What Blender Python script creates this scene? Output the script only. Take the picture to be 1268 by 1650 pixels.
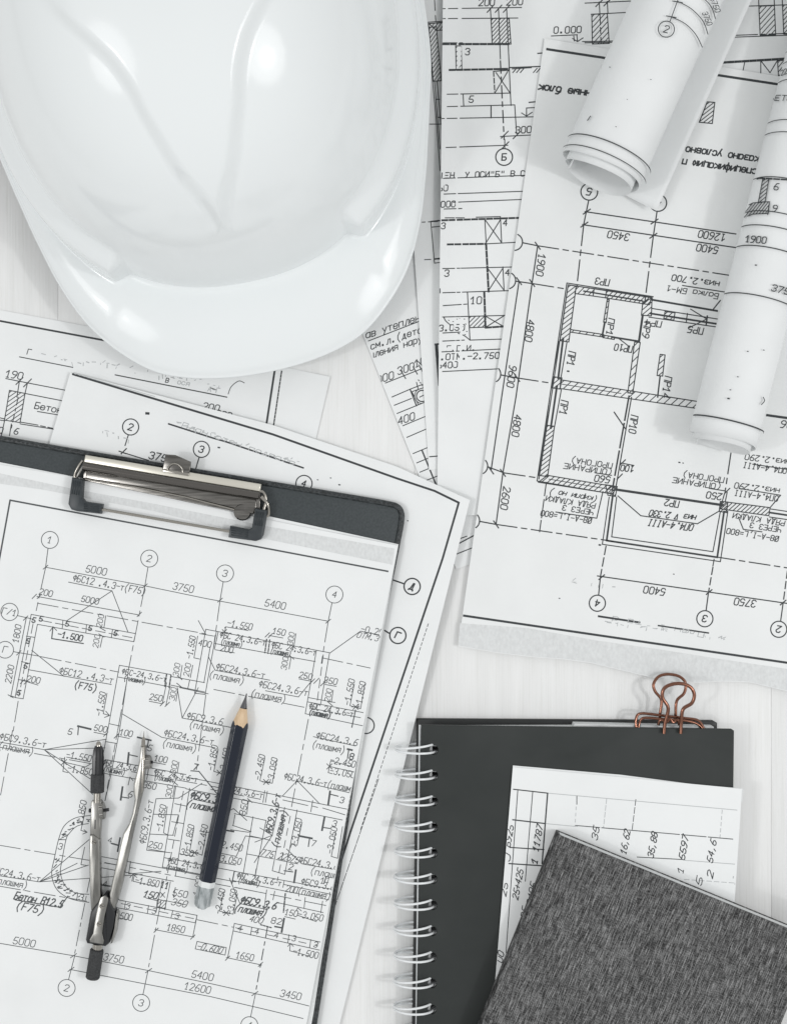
import bpy, bmesh, math, random
from mathutils import Vector, Matrix
random.seed(7)
for o in list(bpy.data.objects): bpy.data.objects.remove(o, do_unlink=True)
S = bpy.context.scene
COL = S.collection
# ------------------------------------------------------------------ camera, world, lamps, exposure
H = 0.75                       # camera height above the table, metres
SC = 1.0/3000.0                # one photograph pixel at table level, metres
cam = bpy.data.cameras.new('camera'); camo = bpy.data.objects.new('camera', cam); COL.objects.link(camo)
camo.location = (0, 0, H); cam.sensor_fit = 'VERTICAL'; cam.angle_y = 2*math.atan(825*SC/H)
cam.clip_start = 0.02; cam.clip_end = 50
S.camera = camo
W = bpy.data.worlds.new('World'); S.world = W; W.use_nodes = True
bg = W.node_tree.nodes['Background']; bg.inputs[0].default_value = (0.985, 0.995, 0.995, 1); bg.inputs[1].default_value = 0.62
def lamp(name, loc, size, power, col=(1, 1, 1)):
    l = bpy.data.lights.new(name, 'AREA'); l.shape = 'DISK'; l.size = size; l.energy = power; l.color = col
    o = bpy.data.objects.new(name, l); COL.objects.link(o); o.location = loc
    o.rotation_euler = (Vector((0, 0.02, 0))-Vector(loc)).to_track_quat('-Z', 'Y').to_euler()
    return o
lamp('umbrella_light', (-0.74, -0.18, 1.02), 0.60, 2.1)
lamp('flash_bulb', (-0.72, -0.17, 0.99), 0.07, 1.6)
lamp('umbrella_light', (0.78, -0.14, 1.02), 0.60, 2.6)
lamp('flash_bulb', (0.76, -0.13, 0.99), 0.07, 2.0)
S.view_settings.view_transform = 'Standard'; S.view_settings.look = 'None'; S.view_settings.exposure = 0.02; S.view_settings.gamma = 1
S.render.engine = 'CYCLES'
S.cycles.use_denoising = True; S.cycles.max_bounces = 8; S.cycles.sample_clamp_indirect = 1.5; S.cycles.caustics_reflective = False; S.cycles.blur_glossy = 0.6

# ------------------------------------------------------------------ helpers
def P(px, py, z=0.0):
    k = (1-z/H)*SC
    return Vector(((px-634)*k, (825-py)*k, z))
def mat(name, col, rough=0.5, metal=0.0, spec=0.5, coat=0.0):
    m = bpy.data.materials.new(name); m.use_nodes = True
    b = m.node_tree.nodes['Principled BSDF']
    b.inputs['Base Color'].default_value = (*col, 1); b.inputs['Roughness'].default_value = rough
    b.inputs['Metallic'].default_value = metal; b.inputs['Specular IOR Level'].default_value = spec
    b.inputs['Coat Weight'].default_value = coat
    m['b'] = 1
    return m
def noisy(m, c1, c2, scale=(200, 200, 200), detail=4, lo=0.35, hi=0.65, bump=0.0, bdist=0.0002, rot=0.0, rough=None, bscale=None):
    nt = m.node_tree; N = nt.nodes; L = nt.links; b = N['Principled BSDF']
    tc = N.new('ShaderNodeTexCoord'); mp = N.new('ShaderNodeMapping'); mp.inputs['Scale'].default_value = scale; 
    mr = N.new('ShaderNodeMapping'); mr.inputs['Rotation'].default_value = (0, 0, rot)
    n = N.new('ShaderNodeTexNoise'); n.inputs['Scale'].default_value = 1; n.inputs['Detail'].default_value = detail
    r = N.new('ShaderNodeValToRGB'); r.color_ramp.elements[0].position = lo; r.color_ramp.elements[1].position = hi
    r.color_ramp.elements[0].color = (*c1, 1); r.color_ramp.elements[1].color = (*c2, 1)
    L.new(tc.outputs['Object'], mr.inputs[0]); L.new(mr.outputs[0], mp.inputs[0]); L.new(mp.outputs[0], n.inputs['Vector'])
    L.new(n.outputs['Fac'], r.inputs[0]); L.new(r.outputs[0], b.inputs['Base Color'])
    if bump:
        bn = N.new('ShaderNodeBump'); bn.inputs['Strength'].default_value = bump; bn.inputs['Distance'].default_value = bdist
        if bscale:
            n2 = N.new('ShaderNodeTexNoise'); n2.inputs['Scale'].default_value = bscale; n2.inputs['Detail'].default_value = 3
            L.new(tc.outputs['Object'], n2.inputs['Vector']); L.new(n2.outputs['Fac'], bn.inputs['Height'])
        else: L.new(n.outputs['Fac'], bn.inputs['Height'])
        L.new(bn.outputs[0], b.inputs['Normal'])
    return m, n, r
M = {}
def paper_mat(name, base=(0.812, 0.826, 0.826)):
    m = mat(name, base, 0.62, spec=0.25)
    d = tuple(c*0.965 for c in base)
    noisy(m, d, base, (38, 38, 38), 6, 0.3, 0.62, 0.25, 0.00012, bscale=900)
    return m
M['paper'] = paper_mat('white paper')
M['paper_old'] = paper_mat('greyish copy paper', (0.795, 0.808, 0.806))
M['paper_warm'] = paper_mat('roll paper', (0.785, 0.80, 0.802))
M['ink'] = mat('printed ink', (0.05, 0.055, 0.058), 0.6, spec=0.2)
M['ink_soft'] = mat('thin printed ink', (0.085, 0.092, 0.096), 0.6, spec=0.2)
M['ink_pale'] = mat('worn printed ink', (0.47, 0.485, 0.49), 0.7, spec=0.2)
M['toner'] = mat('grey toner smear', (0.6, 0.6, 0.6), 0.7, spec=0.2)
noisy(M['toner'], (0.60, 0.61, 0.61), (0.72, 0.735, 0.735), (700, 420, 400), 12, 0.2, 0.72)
M['wood_white'] = mat('white painted wood', (0.8, 0.8, 0.8), 0.5, spec=0.3)
def wood():
    m = M['wood_white']; nt = m.node_tree; N = nt.nodes; L = nt.links; b = N['Principled BSDF']
    tc = N.new('ShaderNodeTexCoord')
    def nz(sc, det):
        mp = N.new('ShaderNodeMapping'); mp.inputs['Scale'].default_value = sc
        n = N.new('ShaderNodeTexNoise'); n.inputs['Scale'].default_value = 1; n.inputs['Detail'].default_value = det
        L.new(tc.outputs['Object'], mp.inputs[0]); L.new(mp.outputs[0], n.inputs['Vector']); return n
    a = nz((900, 22, 30), 5); c = nz((160, 9, 10), 4); d = nz((2600, 90, 60), 3)
    def ramp(n, lo, hi, c1, c2):
        r = N.new('ShaderNodeValToRGB'); r.color_ramp.elements[0].position = lo; r.color_ramp.elements[1].position = hi
        r.color_ramp.elements[0].color = (*c1, 1); r.color_ramp.elements[1].color = (*c2, 1); L.new(n.outputs['Fac'], r.inputs[0]); return r
    r1 = ramp(a, 0.30, 0.50, (0.945, 0.945, 0.935), (1, 1, 1)); r2 = ramp(c, 0.3, 0.7, (0.775, 0.778, 0.772), (0.825, 0.828, 0.822)); r3 = ramp(d, 0.20, 0.34, (0.88, 0.88, 0.87), (1, 1, 1))
    def mul(x, y):
        k = N.new('ShaderNodeMix'); k.data_type = 'RGBA'; k.blend_type = 'MULTIPLY'; k.inputs[0].default_value = 1
        L.new(x, k.inputs[6]); L.new(y, k.inputs[7]); return k.outputs[2]
    L.new(mul(mul(r2.outputs[0], r1.outputs[0]), r3.outputs[0]), b.inputs['Base Color'])
    bn = N.new('ShaderNodeBump'); bn.inputs['Strength'].default_value = 0.5; bn.inputs['Distance'].default_value = 0.00025
    L.new(a.outputs['Fac'], bn.inputs['Height']); L.new(bn.outputs[0], b.inputs['Normal'])
wood()
M['wood_under'] = mat('board core', (0.45, 0.44, 0.42), 0.8)
M['plastic'] = mat('glossy white plastic', (0.80, 0.825, 0.83), 0.13, spec=0.5)
noisy(M['plastic'], (0.785, 0.812, 0.816), (0.805, 0.832, 0.836), (9, 9, 9), 3, 0.3, 0.7)
M['plastic'].node_tree.nodes['Principled BSDF'].inputs['Subsurface Weight'].default_value = 0.0
M['slot'] = mat('tan slot insert', (0.42, 0.38, 0.33), 0.5)
M['leather'] = mat('dark leatherette', (0.055, 0.063, 0.068), 0.45, spec=0.4)
noisy(M['leather'], (0.036, 0.044, 0.047), (0.052, 0.061, 0.065), (900, 900, 900), 5, 0.3, 0.7, 0.6, 0.0002)
M['piping'] = mat('black ribbed edging', (0.022, 0.026, 0.028), 0.4)
noisy(M['piping'], (0.014, 0.017, 0.018), (0.045, 0.052, 0.055), (520, 520, 520), 4, 0.35, 0.65, 1.0, 0.0006)
M['cover'] = mat('matt black cover', (0.040, 0.044, 0.044), 0.5, spec=0.3)
noisy(M['cover'], (0.024, 0.028, 0.027), (0.033, 0.037, 0.036), (30, 30, 30), 8, 0.3, 0.7, 0.15, 0.0001, bscale=1600)
def scuffs(m):
    nt = m.node_tree; N = nt.nodes; L = nt.links; b = N['Principled BSDF']
    tc = N.new('ShaderNodeTexCoord'); out = []
    mp = N.new('ShaderNodeMapping'); mp.inputs['Scale'].default_value = (14, 26, 10); mp.inputs['Rotation'].default_value = (0, 0, .5)
    n = N.new('ShaderNodeTexNoise'); n.inputs['Scale'].default_value = 1; n.inputs['Detail'].default_value = 9; n.inputs['Distortion'].default_value = 1.2
    r = N.new('ShaderNodeMapRange'); r.inputs[1].default_value = .35; r.inputs[2].default_value = .68; r.inputs[3].default_value = .62; r.inputs[4].default_value = .36
    L.new(tc.outputs['Object'], mp.inputs[0]); L.new(mp.outputs[0], n.inputs['Vector']); L.new(n.outputs['Fac'], r.inputs[0]); L.new(r.outputs[0], b.inputs['Roughness'])
scuffs(M['cover'])
M['cover_edge'] = mat('black cover edge', (0.016, 0.018, 0.018), 0.45)
M['wire_white'] = mat('white coated wire', (0.80, 0.82, 0.83), 0.25, spec=0.6)
M['copper'] = mat('copper wire', (0.24, 0.115, 0.08), 0.2, 1.0)
M['steel'] = mat('brushed steel', (0.55, 0.54, 0.51), 0.3, 1.0)
noisy(M['steel'], (0.20, 0.197, 0.185), (0.40, 0.392, 0.37), (260, 60, 200), 6, 0.3, 0.7, 0.3, 0.0001)
M['chrome'] = mat('nickel plate', (0.40, 0.38, 0.345), 0.16, 1.0)
M['metal_worn'] = mat('worn dark nickel', (0.3, 0.29, 0.27), 0.24, 1.0)
noisy(M['metal_worn'], (0.10, 0.096, 0.09), (0.30, 0.288, 0.27), (60, 900, 900), 9, 0.30, 0.78, 0.1, 0.0001)
M['beige'] = mat('pale nickel strip', (0.66, 0.635, 0.56), 0.34, 0.55)
M['rubber'] = mat('dark rubber', (0.028, 0.035, 0.04), 0.42)
M['black'] = mat('black plastic', (0.014, 0.015, 0.017), 0.3)
M['handle'] = mat('black knurled grip', (0.02, 0.021, 0.022), 0.55)
noisy(M['handle'], (0.012, 0.013, 0.014), (0.04, 0.042, 0.044), (1200, 1200, 1200), 3, 0.3, 0.7, 0.8, 0.0003)
M['paint_black'] = mat('dark blue black lacquer', (0.008, 0.012, 0.023), 0.22, spec=0.4, coat=0.0)
M['band'] = mat('white pencil band', (0.74, 0.76, 0.76), 0.35)
M['silver_paint'] = mat('silver pencil end', (0.33, 0.36, 0.37), 0.38, 0.15)
noisy(M['silver_paint'], (0.20, 0.225, 0.23), (0.50, 0.53, 0.54), (420, 160, 420), 6, 0.36, 0.66, 0.8, 0.0006)
M['wood_raw'] = mat('bare pencil wood', (0.66, 0.48, 0.31), 0.6)
noisy(M['wood_raw'], (0.58, 0.41, 0.25), (0.72, 0.55, 0.37), (900, 120, 900), 4, 0.3, 0.7)
M['graphite'] = mat('graphite', (0.10, 0.10, 0.105), 0.35, 0.3)
M['pages'] = mat('page edges', (0.70, 0.715, 0.72), 0.7)
noisy(M['pages'], (0.56, 0.575, 0.58), (0.74, 0.755, 0.76), (60, 60, 4200), 2, 0.35, 0.6)
def fabric():
    m = mat('grey woven cloth', (0.07, 0.07, 0.07), 0.85, spec=0.15); M['fabric'] = m
    nt = m.node_tree; N = nt.nodes; L = nt.links; b = N['Principled BSDF']
    tc = N.new('ShaderNodeTexCoord'); mr = N.new('ShaderNodeMapping'); mr.inputs['Rotation'].default_value = (0, 0, math.radians(22))
    L.new(tc.outputs['Object'], mr.inputs[0])
    def nz(sc, det):
        mp = N.new('ShaderNodeMapping'); mp.inputs['Scale'].default_value = sc
        n = N.new('ShaderNodeTexNoise'); n.inputs['Scale'].default_value = 1; n.inputs['Detail'].default_value = det; n.inputs['Roughness'].default_value = 0.6
        L.new(mr.outputs[0], mp.inputs[0]); L.new(mp.outputs[0], n.inputs['Vector']); return n
    a = nz((3500, 170, 400), 1); c = nz((300, 3600, 400), 1); g = nz((3200, 1500, 400), 1); q = nz((70, 40, 40), 3)
    def ramp(n, lo, hi, v1, v2):
        r = N.new('ShaderNodeMapRange'); r.inputs[1].default_value = lo; r.inputs[2].default_value = hi; r.inputs[3].default_value = v1; r.inputs[4].default_value = v2
        L.new(n.outputs['Fac'], r.inputs[0]); return r.outputs[0]
    def ma(op, x, y):
        k = N.new('ShaderNodeMath'); k.operation = op; L.new(x, k.inputs[0]); L.new(y, k.inputs[1]); return k.outputs[0]
    v = ma('MULTIPLY', ma('ADD', ma('MULTIPLY', ramp(a, 0.44, 0.78, 0.026, 0.36), ramp(g, 0.3, 0.62, 0.4, 1.05)), ramp(c, 0.44, 0.78, 0.002, 0.12)), ramp(q, 0.3, 0.7, 0.9, 1.1))
    cb = N.new('ShaderNodeCombineColor')
    for i in range(3): L.new(v, cb.inputs[i])
    L.new(cb.outputs[0], b.inputs['Base Color'])
    bn = N.new('ShaderNodeBump'); bn.inputs['Strength'].default_value = 0.6; bn.inputs['Distance'].default_value = 0.0003
    L.new(v, bn.inputs['Height']); L.new(bn.outputs[0], b.inputs['Normal'])
fabric()

ORG = {}
def org(p):
    return ORG.get(p.name, Vector((0, 0, 0))) if p else Vector((0, 0, 0))
def obj(name, verts, faces, m, parent=None, smooth=False, flat_angle=None):
    o0 = org(parent)
    me = bpy.data.meshes.new(name); me.from_pydata([tuple(Vector(v)-o0) for v in verts], [], faces)
    if isinstance(m, (list, tuple)):
        for x in m: me.materials.append(x)
    else: me.materials.append(m)
    if smooth: me.polygons.foreach_set('use_smooth', [True]*len(me.polygons))
    me.update()
    o = bpy.data.objects.new(name, me); COL.objects.link(o); o.parent = parent
    ORG[o.name] = o0
    if flat_angle: me.set_sharp_from_angle(angle=math.radians(flat_angle))
    return o
def tag(o, label, cat, group=None, kind=None):
    o['label'] = label; o['category'] = cat
    if group: o['group'] = group
    if kind: o['kind'] = kind
    return o
def thing(name, loc, label, cat, group=None):
    o = bpy.data.objects.new(name, None); COL.objects.link(o); o.location = loc; o.empty_display_size = 0.02
    ORG[o.name] = Vector(loc); return tag(o, label, cat, group)
def bm_obj(name, bm, m, parent=None, smooth=False, ang=None):
    vs = [v.co.copy() for v in bm.verts]; bm.verts.index_update()
    fs = [[v.index for v in f.verts] for f in bm.faces]; bm.free()
    return obj(name, vs, fs, m, parent, smooth, ang)
def prism(name, pts, z0, z1, m, parent=None, bev=0.0004, seg=2, zf=None):
    """upright slab whose top outline is the listed outline at height z1"""
    bm = bmesh.new()
    top = [P(x, y, z1) for x, y in pts]
    a = [bm.verts.new((v.x, v.y, z0)) for v in top]; b = [bm.verts.new((v.x, v.y, z1)) for v in top]
    n = len(pts)
    fb = bm.faces.new(a); ft = bm.faces.new(b)
    for i in range(n): bm.faces.new((a[i], a[(i+1) % n], b[(i+1) % n], b[i]))
    bmesh.ops.recalc_face_normals(bm, faces=bm.faces[:])
    if bev:
        es = [e for e in ft.edges]
        bmesh.ops.bevel(bm, geom=es, offset=bev, segments=seg, affect='EDGES', profile=0.5)
    if zf:
        for v in bm.verts: v.co.z += zf(v.co)
    return bm_obj(name, bm, m, parent, True, 40)
def catmull(pts, n=6, closed=False):
    pts = [Vector(p) for p in pts]; out = []; N = len(pts)
    rng = range(N) if closed else range(N-1)
    for i in rng:
        if closed: p0, p1, p2, p3 = pts[i-1], pts[i], pts[(i+1) % N], pts[(i+2) % N]
        else: p0, p1, p2, p3 = pts[max(i-1, 0)], pts[i], pts[i+1], pts[min(i+2, N-1)]
        for k in range(n):
            t = k/n
            out.append(0.5*((2*p1)+(p2-p0)*t+(2*p0-5*p1+4*p2-p3)*t*t+(3*p1-p0-3*p2+p3)*t**3))
    if not closed: out.append(pts[-1])
    return out
def tube_geo(path, r, n=10, closed=False, cap=True):
    path = [Vector(p) for p in path]; N = len(path); vs = []; fs = []
    rs = r if isinstance(r, (list, tuple)) else [r]*N
    up = None
    for i in range(N):
        a = path[(i-1) % N if closed else max(i-1, 0)]; b = path[(i+1) % N if closed else min(i+1, N-1)]
        t = (b-a)
        if t.length < 1e-9: t = Vector((1, 0, 0))
        t.normalize()
        if up is None: up = t.orthogonal().normalized()
        up = (up-t*up.dot(t)); up.normalize(); s = t.cross(up)
        for k in range(n):
            A = 2*math.pi*k/n; vs.append(path[i]+(up*math.cos(A)+s*math.sin(A))*rs[i])
    for i in range(N if closed else N-1):
        for k in range(n):
            a = i*n+k; b = i*n+(k+1) % n; c = ((i+1) % N)*n+(k+1) % n; d = ((i+1) % N)*n+k
            fs.append((a, b, c, d))
    if cap and not closed:
        fs.append(tuple(range(n-1, -1, -1))); fs.append(tuple((N-1)*n+k for k in range(n)))
    return vs, fs
def tube(name, path, r, m, parent=None, n=10, closed=False, ang=50):
    v, f = tube_geo(path, r, n, closed); return obj(name, v, f, m, parent, True, ang)
def join(*geos):
    V = []; F = []
    for v, f in geos:
        k = len(V); V += list(v); F += [tuple(i+k for i in q) for q in f]
    return V, F
def lathe(name, p0, p1, prof, m, parent=None, n=28, ang=35, rib=None):
    """round part along p0->p1; prof = (fraction along, radius)"""
    p0 = Vector(p0); p1 = Vector(p1); ax = (p1-p0); t = ax.normalized(); u = t.orthogonal().normalized(); w = t.cross(u)
    vs = []; fs = []
    for i, (s, r) in enumerate(prof):
        for k in range(n):
            A = 2*math.pi*k/n; rr = r*(rib if (rib and k % 2) else 1)
            vs.append(p0+t*s+(u*math.cos(A)+w*math.sin(A))*rr)
    for i in range(len(prof)-1):
        for k in range(n): fs.append((i*n+k, i*n+(k+1) % n, (i+1)*n+(k+1) % n, (i+1)*n+k))
    fs.append(tuple(range(n-1, -1, -1))); q = (len(prof)-1)*n; fs.append(tuple(q+k for k in range(n)))
    return obj(name, vs, fs, m, parent, True, ang)

# ------------------------------------------------------------------ single-stroke drafting letters (x 0-4, y c=0 .. i=6)
G = {'0': '1c0d0h1i3i4h4d3c1c', '1': '0g2i2c 1c3c', '2': '0h1i3i4h4g0c4c', '3': '0h1i3i4h4g3f2f 3f4e4d3c1c0d', '4': '3c3i0e4e', '5': '4i1i0f3f4e4d3c1c0d',
 '6': '4i2i0f0d1c3c4d4e3f0f', '7': '0i4i1c', '8': '1f0g0h1i3i4h4g3f1f0e0d1c3c4d4e3f', '9': '0c2c4f4h3i1i0h0g1f4f', '.': '1c2c2d1d1c', ',': '2d1b', '-': '0f4f',
 '(': '3j1g1d3a', ')': '1j3g3d1a', '=': '0e4e 0g4g', '/': '0c4i', '+': '0f4f 2d2h', '"': '1i1g 3i3g', 'А': '0c2i4c 1e3e', 'Б': '4i0i0c3c4d4e3f0f',
 'В': '0c0i3i4h4g3f0f 3f4e4d3c0c', 'Г': '0c0i4i', 'Д': '0b0c4c4b 1c2i3i3c', 'Е': '4c0c0i4i 0f3f', 'З': '0h1i3i4h4g3f2f 3f4e4d3c1c0d', 'И': '0i0c4i4c',
 'К': '0c0i 4i0f4c', 'Л': '0c1c2i4i4c', 'М': '0c0i2e4i4c', 'Н': '0c0i 4c4i 0f4f', 'О': '1c0d0h1i3i4h4d3c1c', 'П': '0c0i4i4c', 'Р': '0c0i3i4h4g3f0f',
 'С': '4h3i1i0h0d1c3c4d', 'Т': '0i4i 2i2c', 'У': '0i2f 4i1c0c', 'Ф': '2c2i 1h0g0f1e3e4f4g3h1h', 'Ч': '0i0g1f4f 4i4c', 'Я': '4c4i1i0h0g1f4f 1f0c', 'F': '0c0i4i 0f3f',
 'L': '0i0c4c', 'I': '2c2i 1c3c 1i3i', 'Ø': '1c0d0h1i3i4h4d3c1c 0c4i', '^': '0i4i2d0i', 'а': '4c4g1g0f0d1c3c4d', 'б': '4i2i0g0d1c3c4d4f3g1g0f', 'в': '0c0g3g4f3e0e 3e4d3c0c',
 'г': '0c0g3g', 'д': '0b0c4c4b 1c2g3g3c', 'е': '0e4e4f3g1g0f0d1c3c4d', 'з': '0g3g4f3e1e 3e4d3c0c', 'и': '0g0c4g4c', 'к': '0c0g 4g0e4c', 'л': '0c1c2g4g4c',
 'м': '0c0g2d4g4c', 'н': '0c0g 4c4g 0e4e', 'о': '1c0d0f1g3g4f4d3c1c', 'п': '0c0g4g4c', 'р': '0a0g3g4f4d3c0c', 'с': '4f3g1g0f0d1c3c4d', 'т': '0g4g 2g2c', 'у': '0g2d 4g1a',
 'ф': '2a2i 1g0f0d1c3c4d4f3g1g', 'ц': '0g0c4c4g 4c4b', 'ш': '0g0c4c4g 2g2c', 'ы': '0g0c2c3d2e0e 4g4c', 'ю': '0c0g 0e2e 2d2f3g4f4d3c2d', 'я': '4c4g1g0f1e4e 1e0c', ' ': ''}
def glyph(ch):
    return [[(int(s[i]), ord(s[i+1])-ord('c')) for i in range(0, len(s), 2)] for s in G.get(ch, '').split()]
def inside(poly, x, y):
    c = False; n = len(poly)
    for i in range(n):
        x1, y1 = poly[i]; x2, y2 = poly[i-1]
        if (y1 > y) != (y2 > y) and x < (x2-x1)*(y-y1)/(y2-y1)+x1: c = not c
    return c
class Ink:
    """flat print collected on one sheet: strokes become thin ribbons lying on the paper"""
    def __init__(s, surf, poly=None, tilt=0.0):
        s.surf = surf; s.poly = poly; s.V = []; s.F = []; s.k = 0; s.A = tilt; s.w = 1.5
    def seg(s, x1, y1, x2, y2, w):
        L = math.hypot(x2-x1, y2-y1)
        if L < 1e-6: return
        dx, dy = (x2-x1)/L, (y2-y1)/L; e = w*0.35
        x1 -= dx*e; y1 -= dy*e; x2 += dx*e; y2 += dy*e; L += 2*e
        n = max(1, int(L/7)); nx, ny = -dy*w/2, dx*w/2
        s.k += 1; lift = 0.00005+0.000002*(s.k % 15)
        run = []
        def flush():
            if len(run) > 1:
                b = len(s.V)
                for (a, c) in run: s.V += [a, c]
                for i in range(len(run)-1): s.F.append((b+2*i, b+2*i+1, b+2*i+3, b+2*i+2))
            run.clear()
        for i in range(n+1):
            t = i/n; x = x1+(x2-x1)*t; y = y1+(y2-y1)*t
            if s.poly and not inside(s.poly, x, y): flush(); continue
            a = s.surf(x+nx, y+ny, lift); c = s.surf(x-nx, y-ny, lift)
            if a is None or c is None: flush(); continue
            run.append((a, c))
        flush()
    def L(s, *a, w=None):
        w = w or s.w
        for i in range(0, len(a)-3, 2): s.seg(a[i], a[i+1], a[i+2], a[i+3], w)
    def dash(s, x1, y1, x2, y2, pat=(9, 4), w=None):
        w = w or s.w; L = math.hypot(x2-x1, y2-y1); t = 0; i = 0
        while t < L:
            d = pat[i % len(pat)]; e = min(t+d, L)
            if i % 2 == 0: s.seg(x1+(x2-x1)*t/L, y1+(y2-y1)*t/L, x1+(x2-x1)*e/L, y1+(y2-y1)*e/L, w)
            t = e; i += 1
    def dd(s, *a, w=None): s.dash(*a, pat=(34, 7, 9, 7), w=w)
    def dbl(s, x1, y1, x2, y2, w=3.2): s.dash(x1, y1, x2, y2, (9, 3), w)
    def curve(s, pts, w=None):
        q = catmull([Vector((x, y, 0)) for x, y in pts], 6)
        for a, b in zip(q, q[1:]): s.seg(a.x, a.y, b.x, b.y, w or s.w)
    def C(s, x, y, r, w=None, a0=0, a1=360):
        n = 30
        q = [(x+r*math.cos(math.radians(a0+(a1-a0)*i/n)), y+r*math.sin(math.radians(a0+(a1-a0)*i/n))) for i in range(n+1)]
        for a, b in zip(q, q[1:]): s.seg(*a, *b, w or s.w)
    def T(s, txt, x, y, h=11, A=None, W=None, w=None, sl=0.12):
        A = s.A if A is None else A
        k = h/6*.87; adv = 5.5; n = len(txt); tot = (adv*(n-1)+4)
        kx = (W/tot) if W else h/6*0.84
        c, d = math.cos(math.radians(A)), math.sin(math.radians(A))
        for i, ch in enumerate(txt):
            jx = random.uniform(-.15, .15); jy = random.uniform(-.12, .12)
            if w is None and h < 11: w = s.w*.84
            for st in glyph(ch):
                q = []
                for gx, gy in st:
                    u = (i*adv+gx+jx-tot/2)*kx+(gy-3)*k*sl; v = (gy-3+jy)*k
                    q.append((x+u*c+v*d, y+u*d-v*c))
                for a, b in zip(q, q[1:]): s.seg(*a, *b, w or s.w)
    def circ(s, x, y, t, r=13, h=12, A=None, w=None): s.C(x, y, r, w); s.T(t, x, y, h, A, w=w)
    def hatch(s, poly, sp=5, ang=-45, w=None, outline=True, dashed=False):
        w = w or s.w*0.85
        c, d = math.cos(math.radians(ang)), math.sin(math.radians(ang)); n = len(poly)
        off = [(-x*d+y*c) for x, y in poly]; o = min(off)+sp/2
        while o < max(off):
            ts = []
            for i in range(n):
                (x1, y1), (x2, y2) = poly[i], poly[(i+1) % n]; a, b = -x1*d+y1*c, -x2*d+y2*c
                if (a > o) != (b > o):
                    t = (o-a)/(b-a); X, Y = x1+(x2-x1)*t, y1+(y2-y1)*t; ts.append((X*c+Y*d, X, Y))
            ts.sort()
            for i in range(0, len(ts)-1, 2): s.seg(ts[i][1], ts[i][2], ts[i+1][1], ts[i+1][2], w)
            o += sp
        if outline:
            for i in range(n): s.seg(*poly[i], *poly[(i+1) % n], s.w)
    def tick(s, x, y, l=6, A=-45, w=None):
        c, d = math.cos(math.radians(A))*l, math.sin(math.radians(A))*l; s.seg(x-c, y-d, x+c, y+d, w or s.w*1.1)
    def smudge(s, x1, y1, x2, y2, n=26, h=5):
        for i in range(int(n*.7)):
            t = random.random(); x = x1+(x2-x1)*t; y = y1+(y2-y1)*t+random.uniform(-h, h)*.5; l = random.uniform(1.5, 7)
            a = random.choice([0.15, 0.2, 1.5, 1.7, -.5])+random.uniform(-.2, .2)
            s.seg(x, y, x+l*math.cos(a), y+l*math.sin(a), random.uniform(.8, 1.8))
    def specks(s, pts):
        for x, y, r in pts: s.seg(x-r/2, y, x+r/2, y+.3, r)
    def build(s, name, m, parent):
        if not s.F: return None
        o = obj(name, s.V, s.F, m, parent); o['kind'] = 'stuff'; return o
def resample(pts, n):
    d = [0]
    for a, b in zip(pts, pts[1:]): d.append(d[-1]+math.hypot(b[0]-a[0], b[1]-a[1]))
    out = []
    for i in range(n+1):
        t = d[-1]*i/n; j = 0
        while j < len(d)-2 and d[j+1] < t: j += 1
        k = (t-d[j])/max(d[j+1]-d[j], 1e-9); out.append((pts[j][0]+(pts[j+1][0]-pts[j][0])*k, pts[j][1]+(pts[j+1][1]-pts[j][1])*k))
    return out
def sheet(name, top, bot, zf, m, label, cat='paper sheet', group=None, nu=40, nv=40, th=0.00011):
    a = resample(top, nu); b = resample(bot, nu); vs = []; fs = []
    for j in range(nv+1):
        for i in range(nu+1):
            t = j/nv; x = a[i][0]*(1-t)+b[i][0]*t; y = a[i][1]*(1-t)+b[i][1]*t
            vs.append(P(x, y, zf(x, y)))
    n = len(vs); vs += [v-Vector((0, 0, th)) for v in vs]
    q = nu+1
    for j in range(nv):
        for i in range(nu):
            k = j*q+i; fs.append((k, k+q, k+q+1, k+1)); fs.append((n+k, n+k+1, n+k+q+1, n+k+q))
    for i in range(nu):
        fs.append((i, i+1, n+i+1, n+i)); k = nv*q+i; fs.append((k+1, k, n+k, n+k+1))
    for j in range(nv):
        k = j*q; fs.append((k+q, k, n+k, n+k+q)); k = j*q+nu; fs.append((k, k+q, n+k+q, n+k))
    root = thing(name, P(*a[nu//2], 0)*1.0, label, cat, group)
    root.location.z = 0; ORG[root.name] = root.location.copy()
    obj('sheet', vs, fs, m, root, True, 30)
    poly = list(a)+list(reversed(b))
    surf = lambda x, y, e: P(x, y, zf(x, y)+e)
    return root, poly, surf
def sst(a, b, x):
    t = min(1, max(0, (x-a)/(b-a))); return t*t*(3-2*t)
def wav(x, y, a=0.00012, k=1.0, p=0.0):
    return a*(math.sin(x*.011*k+p)+math.sin(y*.009*k+x*.004+p*2)+.6*math.sin((x+y)*.017*k-p))
MM = 0.001
M['dark_nickel'] = mat('dark shiny nickel', (0.16, 0.15, 0.14), 0.14, 1.0)
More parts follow.
